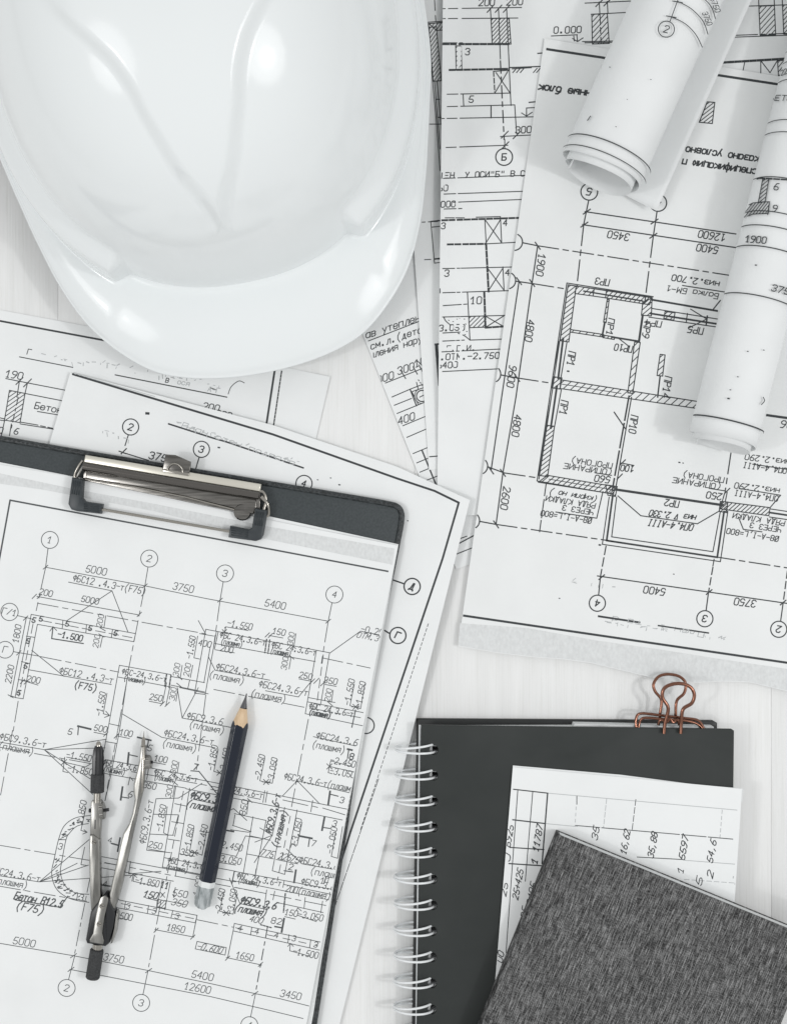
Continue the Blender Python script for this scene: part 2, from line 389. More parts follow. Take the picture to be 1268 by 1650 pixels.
# ------------------------------------------------------------------ table top of painted boards
tb = obj('table_top', *(lambda a, b: ([P(-1500, -1200, a), P(2900, -1200, a), P(2900, 2900, a), P(-1500, 2900, a), P(-1500, -1200, b), P(2900, -1200, b), P(2900, 2900, b), P(-1500, 2900, b)],
    [(0, 1, 2, 3), (7, 6, 5, 4), (0, 4, 5, 1), (1, 5, 6, 2), (2, 6, 7, 3), (3, 7, 4, 0)]))(-.022, -.0045), M['wood_under'])
tb['kind'] = 'structure'; tb['label'] = 'white painted wooden table top with fine upright grain'
xs = [-1054, -480, 94, 668, 1242, 1816, 2390]
for a, b in zip(xs, xs[1:]):
    prism('plank', [(a+.14, -1000), (b-.14, -1000), (b-.14, 2700), (a+.14, 2700)], -.0044, 0, M['wood_white'], tb, 0.00018, 2)

# ------------------------------------------------------------------ loose drawing sheets, bottom to top
def ink(root, poly, surf, tilt, w=1.5):
    k = Ink(surf, poly, tilt); k.w = w; return k
# left sheet with the concrete section
zD = lambda x, y: .0004+wav(x, y, .00008, 1, 1)+.0008*sst(470, 540, x)
r, po, su = sheet('drawing_sheet', [(-180, 466), (155, 528), (532, 607)], [(-260, 900), (440, 1010)], zD, M['paper'],
    'drawing sheet marked 190 and Бетон, between the helmet brim and the clipboard', 'drawing')
k = ink(r, po, su, 10.2); pale = ink(r, po, su, 10.2)
k.L(-60, 504, 0, 517, 177, 550, w=3.0); k.T('Г', 48, 567, 10); k.L(32, 575, 118, 592); k.L(186, 604, 366, 640, w=1.8)
pale.smudge(120, 580, 365, 622, 46, 9); pale.smudge(60, 570, 120, 582, 9, 5)
k.T('В', 270, 613, 8); pale.T('осях', 300, 617, 9); k.L(340, 625, 348, 628); pale.T('А-Г', 345, 628, 9); k.curve([(368, 635), (373, 623), (385, 614), (394, 617)], 1.2)
k.T('190', 24, 604, 13); k.L(10, 610, 45, 617, 107, 629); k.tick(32, 614, 8); k.tick(45, 617, 9)
k.L(32, 614, 28, 640); k.L(45, 617, 41, 634); k.L(41, 634, 102, 646)
k.hatch([(16, 629), (41, 634), (33, 681), (8, 677)], 5.5, -35); k.dash(30, 640, 19, 690, (13, 5, 5, 5))
k.T('Бетон', 79, 657, 12, W=44); k.L(61, 663, 97, 669); k.L(33, 680, 62, 685); k.dash(66, 686, 90, 691, (8, 4)); k.L(33, 683, 90, 692); k.L(-5, 672, 8, 675); k.L(-5, 676, 8, 678)
k.T('6', 27, 695, 11); k.L(19, 683, 16, 702); k.L(8, 678, 3, 702); k.T('0', 2, 693, 11)
k.T('200', 341, 656, 12); k.T('200', 361, 668, 12); k.T('200', 317, 661, 12); k.T('100', 281, 653, 11)
k.L(443, 596, 428, 694, w=3.2); k.dash(454, 598, 439, 700, (4, 2), 2.2)
k.build('printed_drawing', M['ink'], r); pale.build('worn_lettering', M['ink_pale'], r)
# slanted-text sheet
zC = lambda x, y: .0006+wav(x, y, .00008, 1, 2)
r, po, su = sheet('drawing_sheet', [(545, 440), (900, 320)], [(735, 917), (1080, 800)], zC, M['paper'],
    'drawing sheet with slanted handwritten-style lettering fanned out below the helmet brim', 'drawing')
k = ink(r, po, su, -18.5)
k.T('став утеплен', 624, 528, 13, W=110, sl=.3); k.L(587, 552, 680, 516); k.T('и см.л.(дета', 630, 547, 12, W=104, sl=.3); k.T('тепления наруж', 634, 560, 12, W=112, sl=.3)
k.L(614, 620, 690, 590); k.T('2000', 616, 610, 13, sl=.3); k.T('300', 654, 594, 13, sl=.3); k.T('100', 681, 582, 13, sl=.3); k.tick(650, 604, 7, 60); k.tick(669, 597, 7, 60); k.tick(678, 594, 7, 60); k.L(671, 580, 681, 590); k.L(671, 616, 674, 628); k.dash(674, 612, 684, 626, (2, 3))
k.L(624, 643, 661, 627, 700, 612); k.L(628, 656, 663, 642); k.L(633, 669, 692, 645); k.L(661, 628, 671, 654, w=2); k.L(664, 632, 674, 652); k.L(664, 631, 690, 622); k.C(680, 638, 9, 1.8); k.C(680, 638, 12, 1.2, 100, 250); k.L(676, 640, 684, 636, 683, 628)
k.T('1400', 650, 676, 13, sl=.3); k.L(642, 689, 690, 669); k.L(648, 708, 692, 689); k.L(658, 734, 694, 719); k.L(664, 749, 700, 734); k.L(669, 764, 705, 749); k.L(679, 777, 710, 765)
k.L(680, 726, 704, 785, w=2.4); k.L(692, 736, 706, 735); k.L(735, 878, 765, 862, w=2); k.L(735, 893, 765, 881, w=1.6)
k.L(741, 868, 752, 864)
k.build('printed_drawing', M['ink'], r)
# narrow sheet under the section sheet
zB = lambda x, y: .0010+wav(x, y, .00008, 1, 3)+.0012*sst(700, 655, x)
r, po, su = sheet('drawing_sheet', [(628, -180), (1000, -200)], [(691, 757), (1040, 735)], zB, M['paper'],
    'drawing sheet of which only a narrow strip shows between helmet and the tall wall section', 'drawing')
k = ink(r, po, su, -3)
k.dash(700, 0, 702, 34, (17, 8)); k.L(687, 36, 715, 34); k.L(689, 38, 715, 36); k.L(688, 36, 703, 196, 709, 275); k.L(690, 38, 697, 130, w=2)
k.hatch([(691, 44), (703, 43), (711, 130), (698, 131)], 4.5, -55); k.hatch([(691, 38), (720, 36), (720, 48), (703, 49)], 4.5, -55)
k.L(700, 131, 709, 240); k.L(704, 131, 710, 200); k.L(692, 200, 715, 200); k.L(702, 160, 708, 160); k.L(706, 189, 712, 189)
k.dash(680, 358, 720, 356, (5, 5)); k.L(694, 357, 700, 424, 715, 422); k.L(694, 357, 720, 354, w=2.2); k.L(696, 366, 715, 364); k.L(700, 417, 715, 415); k.dash(668, 419, 720, 417, (10, 6)); k.L(703, 556, 708, 620, w=5); k.L(701, 555, 710, 554, w=3)
k.L(692, 736, 715, 734, w=1.8)
k.build('printed_drawing', M['ink'], r)
# tall wall section
zA = lambda x, y: .0017+wav(x, y, .0001, 1, 4)+.0042*sst(745, 700, x)*sst(760, 480, y)+.0008*sst(720, 704, x)
r, po, su = sheet('drawing_sheet', [(716, -220), (1600, -230)], [(704, 830), (1500, 830)], zA, M['paper'],
    'drawing sheet with a tall wall section and circled Б at the top centre', 'drawing', None, 80, 50)
k = ink(r, po, su, -1.5, 1.6)
k.T('200', 784, 4, 12); k.T('200', 829, 3, 12)
k.L(714, 14, 840, 12); k.L(714, 30, 834, 29)
for x, y in ((790, 14), (803, 14), (816, 14)): k.tick(x, y, 8, -48)
k.L(790, 14, 793, 70); k.L(803, 14, 806, 95); k.dash(806, 98, 812, 225, (20, 6, 8, 6), 2); k.L(816, 14, 823, 170)
k.hatch([(791, 30), (820, 29), (823, 71), (793, 71)], 4.6, -48)
k.dbl(714, 71, 822, 71, 3.6); k.L(714, 69, 745, 69); k.hatch([(734, 74), (743, 74), (744, 113), (735, 113)], 5, -48); k.T('3', 753, 83, 12)
k.dbl(712, 113, 820, 111, 3.4); k.L(820, 109, 872, 107, w=2); k.L(825, 111, 856, 109)
for x in (826, 832, 838, 859, 864): k.L(x, 117, x+6, 110)
k.dash(795, 115, 797, 149, (8, 3), 2); k.L(797, 150, 819, 113); k.L(799, 117, 821, 149); k.L(796, 115, 820, 113)
k.L(712, 152, 821, 150); k.L(746, 152, 747, 171); k.T('5', 759, 160, 12); k.L(712, 172, 829, 169); k.L(712, 191, 872, 188); k.L(791, 171, 791, 190, w=2); k.L(829, 169, 832, 215)
k.L(840, 182, 848, 187, 857, 181); k.L(848, 187, 848, 174, 868, 173); k.L(852, 165, 862, 164, w=2); k.L(866, 86, 880, 85, w=2)
k.T('300', 843, 209, 12); k.L(806, 220, 866, 217); k.tick(813, 217, 8); k.tick(832, 218, 8)
k.L(710, 238, 818, 234); k.tick(814, 234, 8); k.L(813, 225, 813, 240); k.circ(812, 253, 'Б', 13.5, 12, w=2)
k.T('СТЕНЫ У ОСИ"Б" В СЕ', 777, 281, 10, W=152, w=1.6); k.L(700, 288, 860, 282)
k.T('50', 714, 303, 11); k.L(708, 313, 850, 308); k.T('000', 722, 329, 11); k.L(730, 326, 850, 321); k.L(708, 337, 744, 336)
k.dbl(712, 355, 838, 351, 3.2); k.L(717, 351, 748, 351); k.L(767, 350, 806, 349); k.L(781, 354, 783, 391); k.L(806, 349, 808, 391); k.L(782, 355, 808, 391); k.L(806, 354, 783, 391); k.T('4', 814, 359, 11); k.T('3', 714, 364, 11)
k.dbl(709, 394, 782, 393, 3.2); k.L(782, 393, 840, 390); k.dbl(783, 393, 787, 470, 3.4)
k.L(706, 433, 835, 430); k.L(810, 430, 812, 469); k.L(786, 433, 812, 468); k.L(810, 432, 787, 468); k.T('4', 817, 439, 11); k.T('3', 720, 440, 12); k.L(707, 434, 709, 472)
k.L(706, 472, 830, 468); k.L(753, 471, 757, 548); k.T('10', 767, 484, 13); k.L(706, 493, 752, 490); k.dbl(780, 470, 782, 527, 3.4)
k.L(706, 511, 825, 508); k.hatch([(755, 510), (781, 509), (782, 527), (756, 528)], 5, -45); k.L(783, 510, 811, 526); k.L(813, 508, 783, 527); k.dbl(782, 528, 812, 526, 3.2)
k.T('3.050', 728, 528, 11); k.L(706, 537, 742, 535); k.L(757, 528, 820, 526); k.L(757, 548, 820, 546); k.L(706, 550, 748, 548); k.curve([(715, 511), (718, 517), (726, 524)]); k.curve([(738, 537), (748, 541), (757, 548)])
k.specks([(x, y, 1.3) for x, y in ((723, 516), (730, 518), (736, 514), (742, 519), (748, 514), (750, 522), (745, 526), (741, 513), (752, 534), (749, 539))])
k.T('Г.Г.И.', 743, 561, 10, W=46); k.L(712, 567, 815, 562); k.T('.ОТМ.-2.750', 757, 574, 11, W=94); k.T('5400', 721, 588, 11); k.L(706, 599, 810, 594)
k.T('0.000', 914, 48, 12, W=44); k.L(888, 58, 930, 56); k.L(929, 56, 930, 67, 922, 62); k.L(924, 58, 925, 66); k.L(930, 67, 939, 61)
k.L(938, 67, 990, 66); k.L(942, 69, 990, 68); k.hatch([(953, 23), (978, 22), (981, 70), (954, 71)], 6, -48); k.L(942, 5, 1030, 1); k.L(952, 23, 1010, 20); k.L(965, 3, 967, 40); k.dash(967, 44, 968, 74, (10, 6)); k.L(978, 2, 979, 22); k.tick(965, 5, 8); k.tick(978, 4, 8)
k.hatch([(1222, 10), (1247, 9), (1249, 56), (1224, 57)], 6, -48); k.hatch([(1260, 8), (1290, 7), (1292, 55), (1262, 55)], 5, -48)
k.L(1200, 10, 1290, 7); k.L(1221, -20, 1222, 10); k.L(1246, -20, 1247, 10); k.L(1259, -20, 1260, 10); k.dash(1180, 57, 1290, 53, (40, 6, 6, 6)); k.L(1180, 60, 1290, 56)
k.dbl(1160, 101, 1275, 94, 4); k.L(1199, 101, 1196, 116); k.L(1225, 98, 1225, 130); k.L(1226, 99, 1240, 117); k.L(1240, 117, 1252, 97); k.hatch([(1252, 98), (1275, 96), (1275, 130), (1254, 130)], 5, -50)
k.build('printed_drawing', M['ink'], r)
# sheet with the circled grid marks under the clipboard
zE = lambda x, y: .0024+wav(x, y, .00008, 1, 5)+.0035*sst(655, 760, x-(y-800)*-.32)*sst(1500, 1000, y)
r, po, su = sheet('drawing_sheet', [(114, 600), (440, 685), (640, 752), (757, 806)], [(-150, 1500), (300, 1680), (520, 1760)], zE, M['paper'],
    'drawing sheet with circled 2, 3, Д and Г reaching out beneath the clipboard', 'drawing', None, 60, 60)
k = ink(r, po, su, 16.5, 1.8); pale = ink(r, po, su, 16.5)
k.L(118, 603, 300, 658, 440, 700, 640, 771, 700, 791, 739, 810, w=3.4); k.L(739, 810, 713, 900, 565, 1340, 470, 1640, w=3.2); pale.L(116, 601, 250, 639, w=1)
k.circ(211, 688, '2', 13, 12, 14); k.L(207, 702, 202, 718); k.T('3750', 260, 737, 13, 12); k.tick(200, 727, 6); k.tick(198, 729, 6, 20); k.L(198, 729, 240, 742); k.circ(325, 724, '3', 13, 12, 14); k.L(321, 738, 316, 755); k.circ(490, 779, '4', 13, 11, 14)
k.L(272, 683, 344, 706, 365, 712, 489, 754, w=2.6); pale.T('План стен подвала', 385, 715, 9, 19, W=190); pale.smudge(285, 682, 480, 745, 40, 6); pale.smudge(160, 690, 210, 712, 10, 5)
k.circ(664, 945, 'Д', 13, 12, 20, w=2.2); k.L(620, 930, 652, 941, w=2.4); k.circ(641, 1024, 'Г', 13, 12, 20, w=2.2); k.L(620, 1016, 628, 1021, w=2.4); k.C(590, 1169, 13, 2)
k.dash(690, 1005, 581, 1337, (5, 3), 1.0); k.dash(610, 1255, 540, 1460, (14, 2), 1.1); k.specks([(238, 666, 4), (353, 721, 2.4), (547, 781, 2), (512, 773, 1.5), (533, 770, 1.5), (657, 839, 1.5)])
k.build('printed_drawing', M['ink'], r); pale.build('worn_lettering', M['ink_pale'], r)
# big floor plan
zG = lambda x, y: .0031+wav(x, y, .0001, 1, 6)+.0012*sst(880, 840, x+(y-62)*.142)*sst(620, 200, y)+.0008*sst(1000, 1075, y)
gb = [(738, 1041), (800, 1052), (870, 1060), (905, 1062), (950, 1068), (1030, 1087), (1075, 1097), (1120, 1100), (1160, 1098), (1205, 1099), (1268, 1114), (1500, 1150), (1720, 1180)]
r, po, su = sheet('drawing_sheet', [(877, 62), (1268, 125), (1860, 222)], gb, zG, M['paper_old'],
    'large upside-down floor plan sheet with hatched walls lying under the rolls', 'drawing', None, 90, 70)
k = ink(r, po, su, 189); k.w = 1.7; pale = ink(r, po, su, 189)
k.L(860, 76, 1300, 143, w=4); k.T('нные блок', 909, 147, 13, 187, W=84, w=2.6); k.hatch([(1139, 164), (1151, 165), (1147, 199), (1126, 197)], 5, -38)
k.T('казано условно', 1163, 250, 13, 188, W=118, w=2.4); k.T('спецификацию п', 1158, 270, 13, 188, W=120, w=2.4)
k.circ(949, 309, '5', 13.5, 13, 188, 2); k.circ(1060, 327, '4', 13.5, 12, 188, 2); k.L(948, 323, 940, 362, w=2); k.L(1058, 341, 1052, 381, w=2); k.dd(940, 362, 929, 462, w=2); k.dd(1052, 381, 1038, 490, w=2)
k.L(942, 341, 1185, 377, w=2); k.L(938, 362, 1185, 399, w=2)
for x, y in ((945, 341), (941, 362), (1054, 357), (1052, 380)): k.tick(x, y, 7, -35, 2)
k.T('3450', 996, 380, 13, 189, W=34); k.T('12600', 1146, 380, 13, 189, W=42); k.T('5400', 1139, 401, 13, 189, W=34)
def gridrow(x, y, x2, y2, xa, ya, xe, ye):
    k.C(x, y, 13.5, 2, -70, 95); k.L(x+13, y+1, xa, ya, w=2); k.dd(xa, ya, xe, ye, w=1.9)
gridrow(828, 390, 0, 0, 866, 396, 1268, 458); gridrow(817, 452, 0, 0, 858, 457, 914, 466); gridrow(793, 603, 0, 0, 833, 609, 892, 618); gridrow(772, 751, 0, 0, 812, 762, 866, 770); gridrow(759, 839, 0, 0, 799, 845, 1000, 874)
k.dd(1150, 897, 1300, 920, w=1.9); k.L(740, 850, 766, 849, w=1.8)
k.L(866, 396, 857, 456, 831, 640, 810, 762, 799, 845, w=2); k.L(836, 453, 808, 640, 791, 758, w=2)
for x, y in ((866, 396), (857, 456), (836, 453), (833, 609), (810, 762), (791, 758), (799, 845)): k.tick(x, y, 7, 55, 2)
k.T('1900', 871, 427, 13, 98, W=34); k.T('4800', 853, 533, 13, 98, W=34); k.T('9600', 824, 607, 13, 98, W=34); k.T('4800', 832, 686, 13, 98, W=34); k.T('2600', 814, 803, 13, 98, W=36)
k.L(1052, 478, 913, 456, 865, 775, 986, 796); k.L(1051, 480, 916, 459); k.L(915, 459, 868, 772)
k.hatch([(915, 459), (928, 461), (916, 551), (902, 549)], 6, -38); k.hatch([(928, 461), (957, 465), (955, 477), (926, 473)], 7, -45); k.L(957, 465, 977, 468); k.L(955, 477, 976, 480); k.L(940, 469, 1035, 485, w=2.4)
k.hatch([(977, 467), (1049, 478), (1046, 491), (975, 480)], 6, -45); k.hatch([(1035, 487), (1050, 480), (1049, 509), (1033, 508)], 6, -40); k.T('ПР3', 970, 454, 12, 188, W=22)
k.hatch([(978, 482), (981, 483), (976, 520), (972, 519)], 7, -35); k.L(974, 519, 970, 541, w=3); k.hatch([(919, 531), (972, 539), (971, 543), (918, 535)], 9, -45); k.hatch([(972, 540), (990, 543), (989, 547), (971, 544)], 5, -45); k.L(985, 543, 1029, 550, w=3)
k.L(1035, 508, 1029, 550, w=3.6); k.T('ПР1', 983, 527, 11, 98, W=26); k.T('ПР9', 1041, 532, 12, 98, W=24); k.T('ПР4', 1052, 521, 11, 188, W=26); k.T('ПР10', 1004, 561, 12, 188, W=28); k.L(996, 545, 1014, 559)
k.L(900, 550, 890, 609); k.L(907, 545, 899, 610, w=3.2); k.L(913, 552, 903, 611); k.T('ПР1', 920, 578, 13, 98, W=22); k.specks([(915, 598, 2.5)])
k.hatch([(903, 612), (1130, 648), (1128, 659), (902, 626)], 9, -42); k.L(905, 619, 1000, 634, w=1.2); k.hatch([(891, 607), (905, 609), (902, 627), (889, 625)], 6, -38)
k.hatch([(1022, 551), (1031, 552), (1019, 634), (1011, 633)], 8, -45); k.hatch([(1063, 571), (1071, 572), (1067, 606), (1058, 605)], 7, -40); k.L(1063, 606, 1059, 640, w=2.4); k.T('ПР14', 1074, 624, 13, 98, W=34)
k.L(1050, 483, 1155, 501, w=3.2); k.L(1050, 497, 1155, 514); k.L(1047, 505, 1155, 522, w=3); k.L(1045, 511, 1155, 527); k.hatch([(1071, 502), (1087, 504), (1085, 516), (1069, 513)], 6, -40); k.L(1107, 505, 1105, 519); k.L(1139, 509, 1137, 524, w=2.4); k.L(1112, 498, 1138, 514, 1110, 528)
k.T('ПР5', 1120, 532, 12, 188, W=24); k.T('Балка БМ-1', 1115, 471, 10, 189, W=84); k.L(1099, 460, 1170, 471, w=1.8); k.T('низ.2.700', 1120, 453, 11, 189, W=76); k.L(1148, 499, 1160, 484, w=2)
k.L(890, 627, 880, 686); k.L(897, 622, 887, 690, w=3.2); k.L(904, 628, 893, 688); k.hatch([(880, 685), (893, 687), (882, 768), (868, 766)], 5.5, -38); k.hatch([(882, 766), (990, 784), (988, 796), (867, 777)], 6.5, -40); k.L(884, 772, 985, 789, w=1.2); k.T('ПР1', 908, 657, 13, 98, W=22)
k.dash(1013, 638, 986, 790, (40, 5), 2.6); k.L(1017, 640, 991, 790, w=1.8); k.T('ПР10', 1020, 684, 13, 98, W=28); k.L(989, 664, 1008, 692, w=2); k.T('100', 1010, 755, 11, 188, W=20); k.L(1000, 746, 1021, 750); k.tick(1003, 745, 6); k.tick(998, 768, 6)
k.T('ПРОГОНА)', 953, 746, 9.8, 188, W=66); k.T('(ОПИРАНИЕ', 947, 756, 9.8, 188, W=78); k.T('560', 970, 772, 12, 188, W=24); k.L(959, 762, 985, 766)
k.T('(кирпичной)', 923, 799, 9.8, 190, W=76, sl=.35); k.T('РЯДА КЛАДКИ', 919, 809, 9.4, 189, W=80); k.T('ЧЕРЕЗ 3', 931, 822, 9.4, 189, W=50); k.T('Ø8-А-I,L=800', 912, 833, 10, 189, W=82); k.L(971, 792, 961, 835, 895, 825)
k.dash(880, 777, 869, 857, (22, 6, 30, 4), 1.8)
k.L(981, 801, 970, 877, 1160, 905, 1172, 824); k.L(987, 797, 977, 871, w=3); k.L(977, 871, 1155, 898, w=3); k.L(993, 801, 985, 865, 1148, 889, 1160, 824); k.L(1155, 898, 1166, 824, w=3); k.specks([(966, 878, 2.5)])
k.L(993, 789, 1164, 814, w=4); k.hatch([(975, 781), (994, 784), (991, 800), (979, 798)], 5, -45); k.T('ПР2', 1082, 811, 12, 188, W=22); k.T('низ ^ 2.330', 1083, 831, 11, 187, W=74, sl=.3); k.T('ОП4.4-АIII', 1080, 846, 12, 187, W=72, sl=.3); k.L(995, 799, 1032, 831, 1123, 844, 1159, 823)
k.hatch([(1163, 808), (1240, 818), (1238, 831), (1160, 820)], 5, -42); k.hatch([(1160, 808), (1172, 809), (1170, 826), (1158, 824)], 5, -42)
k.T('250', 1150, 799, 12, 188, W=24); k.T('(ОПИРАНИЕ', 1122, 779, 9.8, 188, W=78); k.T('ПРОГОНА)', 1133, 769, 9.8, 188, W=66); k.L(1142, 787, 1168, 791); k.L(1168, 791, 1163, 808); k.L(1171, 793, 1168, 808); k.dd(1177, 730, 1168, 790, w=2); k.tick(1171, 791, 6)
k.T('ОП4.4-АIII', 1232, 754, 10.4, 188, W=70); k.T('низ.2.290', 1236, 741, 10.4, 188, W=72); k.L(1212, 748, 1280, 758); k.T('низ.2.290', 1219, 787, 10.4, 188, W=72); k.T('ОП4.4-АIII', 1218, 799, 10.4, 188, W=70); k.L(1190, 787, 1257, 798, 1240, 818)
k.L(1240, 820, 1300, 829); k.L(1240, 826, 1300, 835, w=3); k.L(1239, 833, 1300, 842); k.T('РЯДА КЛАДКИ', 1222, 837, 9.4, 189, W=84); k.T('ЧЕРЕЗ 3', 1233, 850, 9.4, 189, W=50); k.T('Ø8-А-I,L=800', 1212, 862, 10, 189, W=84); k.L(1189, 833, 1197, 853, 1227, 857)
k.L(1235, 669, 1300, 678, w=4); k.T('ПР6', 1272, 685, 13, 188, W=28)
k.L(962, 928, 1300, 977, w=1.9); k.T('5400', 1054, 952, 13, 188, W=34); k.T('3750', 1200, 971, 13, 188, W=34); k.circ(962, 972, '4', 13, 12, 190, 1.9); k.circ(1135, 997, '3', 13, 12, 190, 1.9); k.circ(1254, 1014, '2', 13, 12, 190, 1.9)
k.dash(976, 880, 967, 929, (14, 5), 2); k.L(967, 929, 964, 959, w=1.9); k.L(1150, 901, 1148, 912); k.dash(1148, 914, 1141, 954, (12, 5), 2); k.L(1141, 954, 1137, 984, w=1.9); k.dash(1268, 920, 1261, 972, (12, 5), 2); k.L(1261, 972, 1257, 1001, w=1.9)
for x, y in ((969, 930), (1142, 954), (1261, 971)): k.tick(x, y, 6, -40, 2)
k.L(964, 993, 1030, 1003, w=3.2); k.L(1060, 1008, 1141, 1020, w=2.4); pale.T('План 1 этажа', 1060, 1010, 10, 190, W=150); pale.smudge(970, 1000, 1180, 1030, 40, 7); k.L(730, 989, 747, 992, 1268, 1068, 1500, 1103, w=3.6)
pale.smudge(920, 937, 990, 945, 10, 4); k.specks([(901, 964, 1.5), (1094, 745, 2), (1100, 746, 1.5), (1085, 925, 1.5)])
k.build('printed_drawing', M['ink'], r); pale.build('worn_lettering', M['ink_pale'], r)
def strip(name, top, bot, surf, m, parent, nu=70, nv=4, e=.00003):
    a = resample(top, nu); b = resample(bot, nu); vs = []; q = nu+1
    for j in range(nv+1):
        for i in range(q):
            t = j/nv; vs.append(surf(a[i][0]*(1-t)+b[i][0]*t, a[i][1]*(1-t)+b[i][1]*t, e))
    return obj(name, vs, [(j*q+i, j*q+q+i, j*q+q+i+1, j*q+i+1) for j in range(nv) for i in range(nu)], m, parent, True)
strip('grey_copy_band', [(741, 1004), (850, 1012), (960, 1032), (1060, 1046), (1160, 1062), (1268, 1078), (1500, 1110)], [(x, y-1) for x, y in gb[:12]], su, M['toner'], r)

# ------------------------------------------------------------------ clipboard
cbz0, cbz1 = .0031, .0056
cb = thing('clipboard', (P(300, 780).x, P(300, 780).y, cbz0), 'dark grey leatherette clipboard with a metal lever clip at its top edge', 'clipboard')
bo = [(-260, 655), (0, 705), (307, 757), (560, 799), (623, 810), (640, 815), (648, 826), (648, 840), (641, 880), (581, 1190), (508, 1650), (491, 1760), (-260, 1750)]
prism('board', bo, cbz0, cbz1, M['leather'], cb, .0008, 3)
edge = [(x, y) for x, y in bo[:-1]]
ep = catmull([P(x-1.5*(i > 5), y+1.5*(i < 6), cbz1-.0004) for i, (x, y) in enumerate(edge)], 8)
tube('piped_edge', ep, .0016, M['piping'], cb, 10)
# stitches along the visible top and corner of the edge
ste = []
d = 0
for a, b in zip(ep, ep[1:]):
    L = (b-a).length; t = -d
    while t+.0024 < L:
        t += .0024
        c = a+(b-a)*(t/L); u = (b-a).normalized(); ste.append(tube_geo([c-u*.0007+Vector((0, 0, .00135)), c+u*.0007+Vector((0, 0, .00135))], .00032, 5))
    d = L-t
V, F = join(*ste); so = obj('stitching', V, F, M['black'], cb, True); so['kind'] = 'stuff'
# ------------------------------------------------------------------ sheets held by the clipboard
zP = .0074
for i in range(3):
    o = 9-3.2*i
    z = .0060+.0004*i
    sheet('paper_sheet', [(-60, 733), (300, 803), (641+o*.2, 877)], [(-180, 1760), (473+o, 1760)], lambda x, y, z=z: z+.0003*sst(560, 640, x), M['paper'],
        ('lowest blank sheet under the foundation plan, sticking out furthest at its right edge', 'middle one of three blank sheets fanned out beneath the foundation plan', 'blank white sheet directly beneath the foundation plan on the clipboard')[i], 'paper sheet', 'blank sheets under the foundation plan', 30, 30, .0003)
zK = lambda x, y: zP+wav(x, y, .00006, 1, 2)+.0008*sst(500, 650, x+(y-880)*.2)
r, po, su = sheet('drawing_sheet', [(-60, 738), (116, 768), (429, 837), (641, 879)], [(-190, 1760), (473, 1760)], zK, M['paper'],
    'foundation plan sheet held by the clipboard, with pencil and compass lying on it', 'drawing', None, 60, 60)
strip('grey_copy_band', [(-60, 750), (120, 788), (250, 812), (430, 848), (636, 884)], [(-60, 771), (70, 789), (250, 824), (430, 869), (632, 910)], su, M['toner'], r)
k = ink(r, po, su, 10.6); k.w = 1.15; V8 = -79.5
k.L(17, 806, -20, 1010, w=2.6); k.L(17, 806, 320, 863, 632, 922, w=2.6)
k.circ(81, 870, '1', 13.7, 12, w=1.15); k.circ(241, 900, '2', 13.7, 12, w=1.15); k.circ(363, 924, '3', 13.7, 12, w=1.15); k.circ(539, 958, '4', 13.7, 11, w=1.15)
k.L(78, 884, 74, 915); k.dd(74, 915, 59, 984); k.L(239, 914, 234, 944); k.dd(234, 944, 208, 1077); k.L(360, 938, 355, 967); k.dd(355, 967, 344, 1046); k.L(535, 972, 529, 1001); k.dd(529, 1001, 518, 1069)
k.L(74, 914, 234, 944, 330, 964, 529, 1001)
for x, y in ((74, 914), (234, 944), (355, 967), (529, 1001)): k.tick(x, y, 5, -40)
k.T('5000', 156, 919, 13, W=33); k.T('3750', 296, 947, 13, W=33); k.T('5400', 444, 974, 13, W=33)
FB = 'ФБС24.3.6-т'; PL = '(плашмя)'
k.T('ФБС12 .4.3-т(F75)', 177, 942, 12, W=118, w=1.2); k.L(111, 938, 181, 952, 107, 1001); k.L(181, 952, 207, 1019)
k.T('5000', 146, 967, 11, W=28); k.L(60, 961, 225, 991); k.T('200', 75, 955, 11, W=21); k.tick(64, 961, 5); k.tick(225, 990, 5); k.tick(56, 961, 5); k.dd(61, 972, 330, 1021)
k.L(51, 990, 219, 1021, 216, 1034, 61, 1006, 38, 1126, 25, 1124, 51, 990); k.L(102, 1000, 101, 1012); k.L(140, 1007, 139, 1019); k.L(182, 1014, 180, 1027); k.dash(68, 1000, 216, 1028, (16, 6)); k.dash(54, 1005, 31, 1122, (16, 6)); k.L(43, 1025, 56, 1027); k.L(35, 1066, 48, 1069); k.L(30, 1095, 43, 1097)
for x, y in ((55, 999), (67, 997), (109, 1005), (146, 1012), (187, 1020), (46, 1033), (42, 1073), (31, 1116)): k.T('5', x, y, 9, w=1.8)
k.T('-1.500', 114, 1025, 11, W=40, w=1.7); k.L(81, 1017, 86, 1010, 92, 1016); k.L(86, 1010, 84, 1029, 135, 1037, w=1.8); k.T('200', 162, 1000, 10, V8, W=20); k.T('200', 156, 1033, 10, V8, W=20); k.tick(166, 1014, 5, 30); k.tick(164, 1024, 5, 30); k.L(171, 992, 168, 1012); k.L(166, 1025, 162, 1043)
k.T('1800', 28, 1021, 11, V8, W=28); k.T('2200', 16, 1086, 11, V8, W=28); k.L(43, 996, 18, 1123); k.L(18, 1121, 26, 1124); k.circ(16, 986, 'Г/1', 14, 11, w=1.15); k.circ(9, 1047, 'Г', 13.5, 12, w=1.15); k.L(29, 992, 51, 997); k.L(22, 1050, 62, 1057); k.dd(66, 1058, 192, 1083); k.tick(42, 996, 5); k.tick(31, 1052, 5); k.tick(18, 1122, 5, 30)
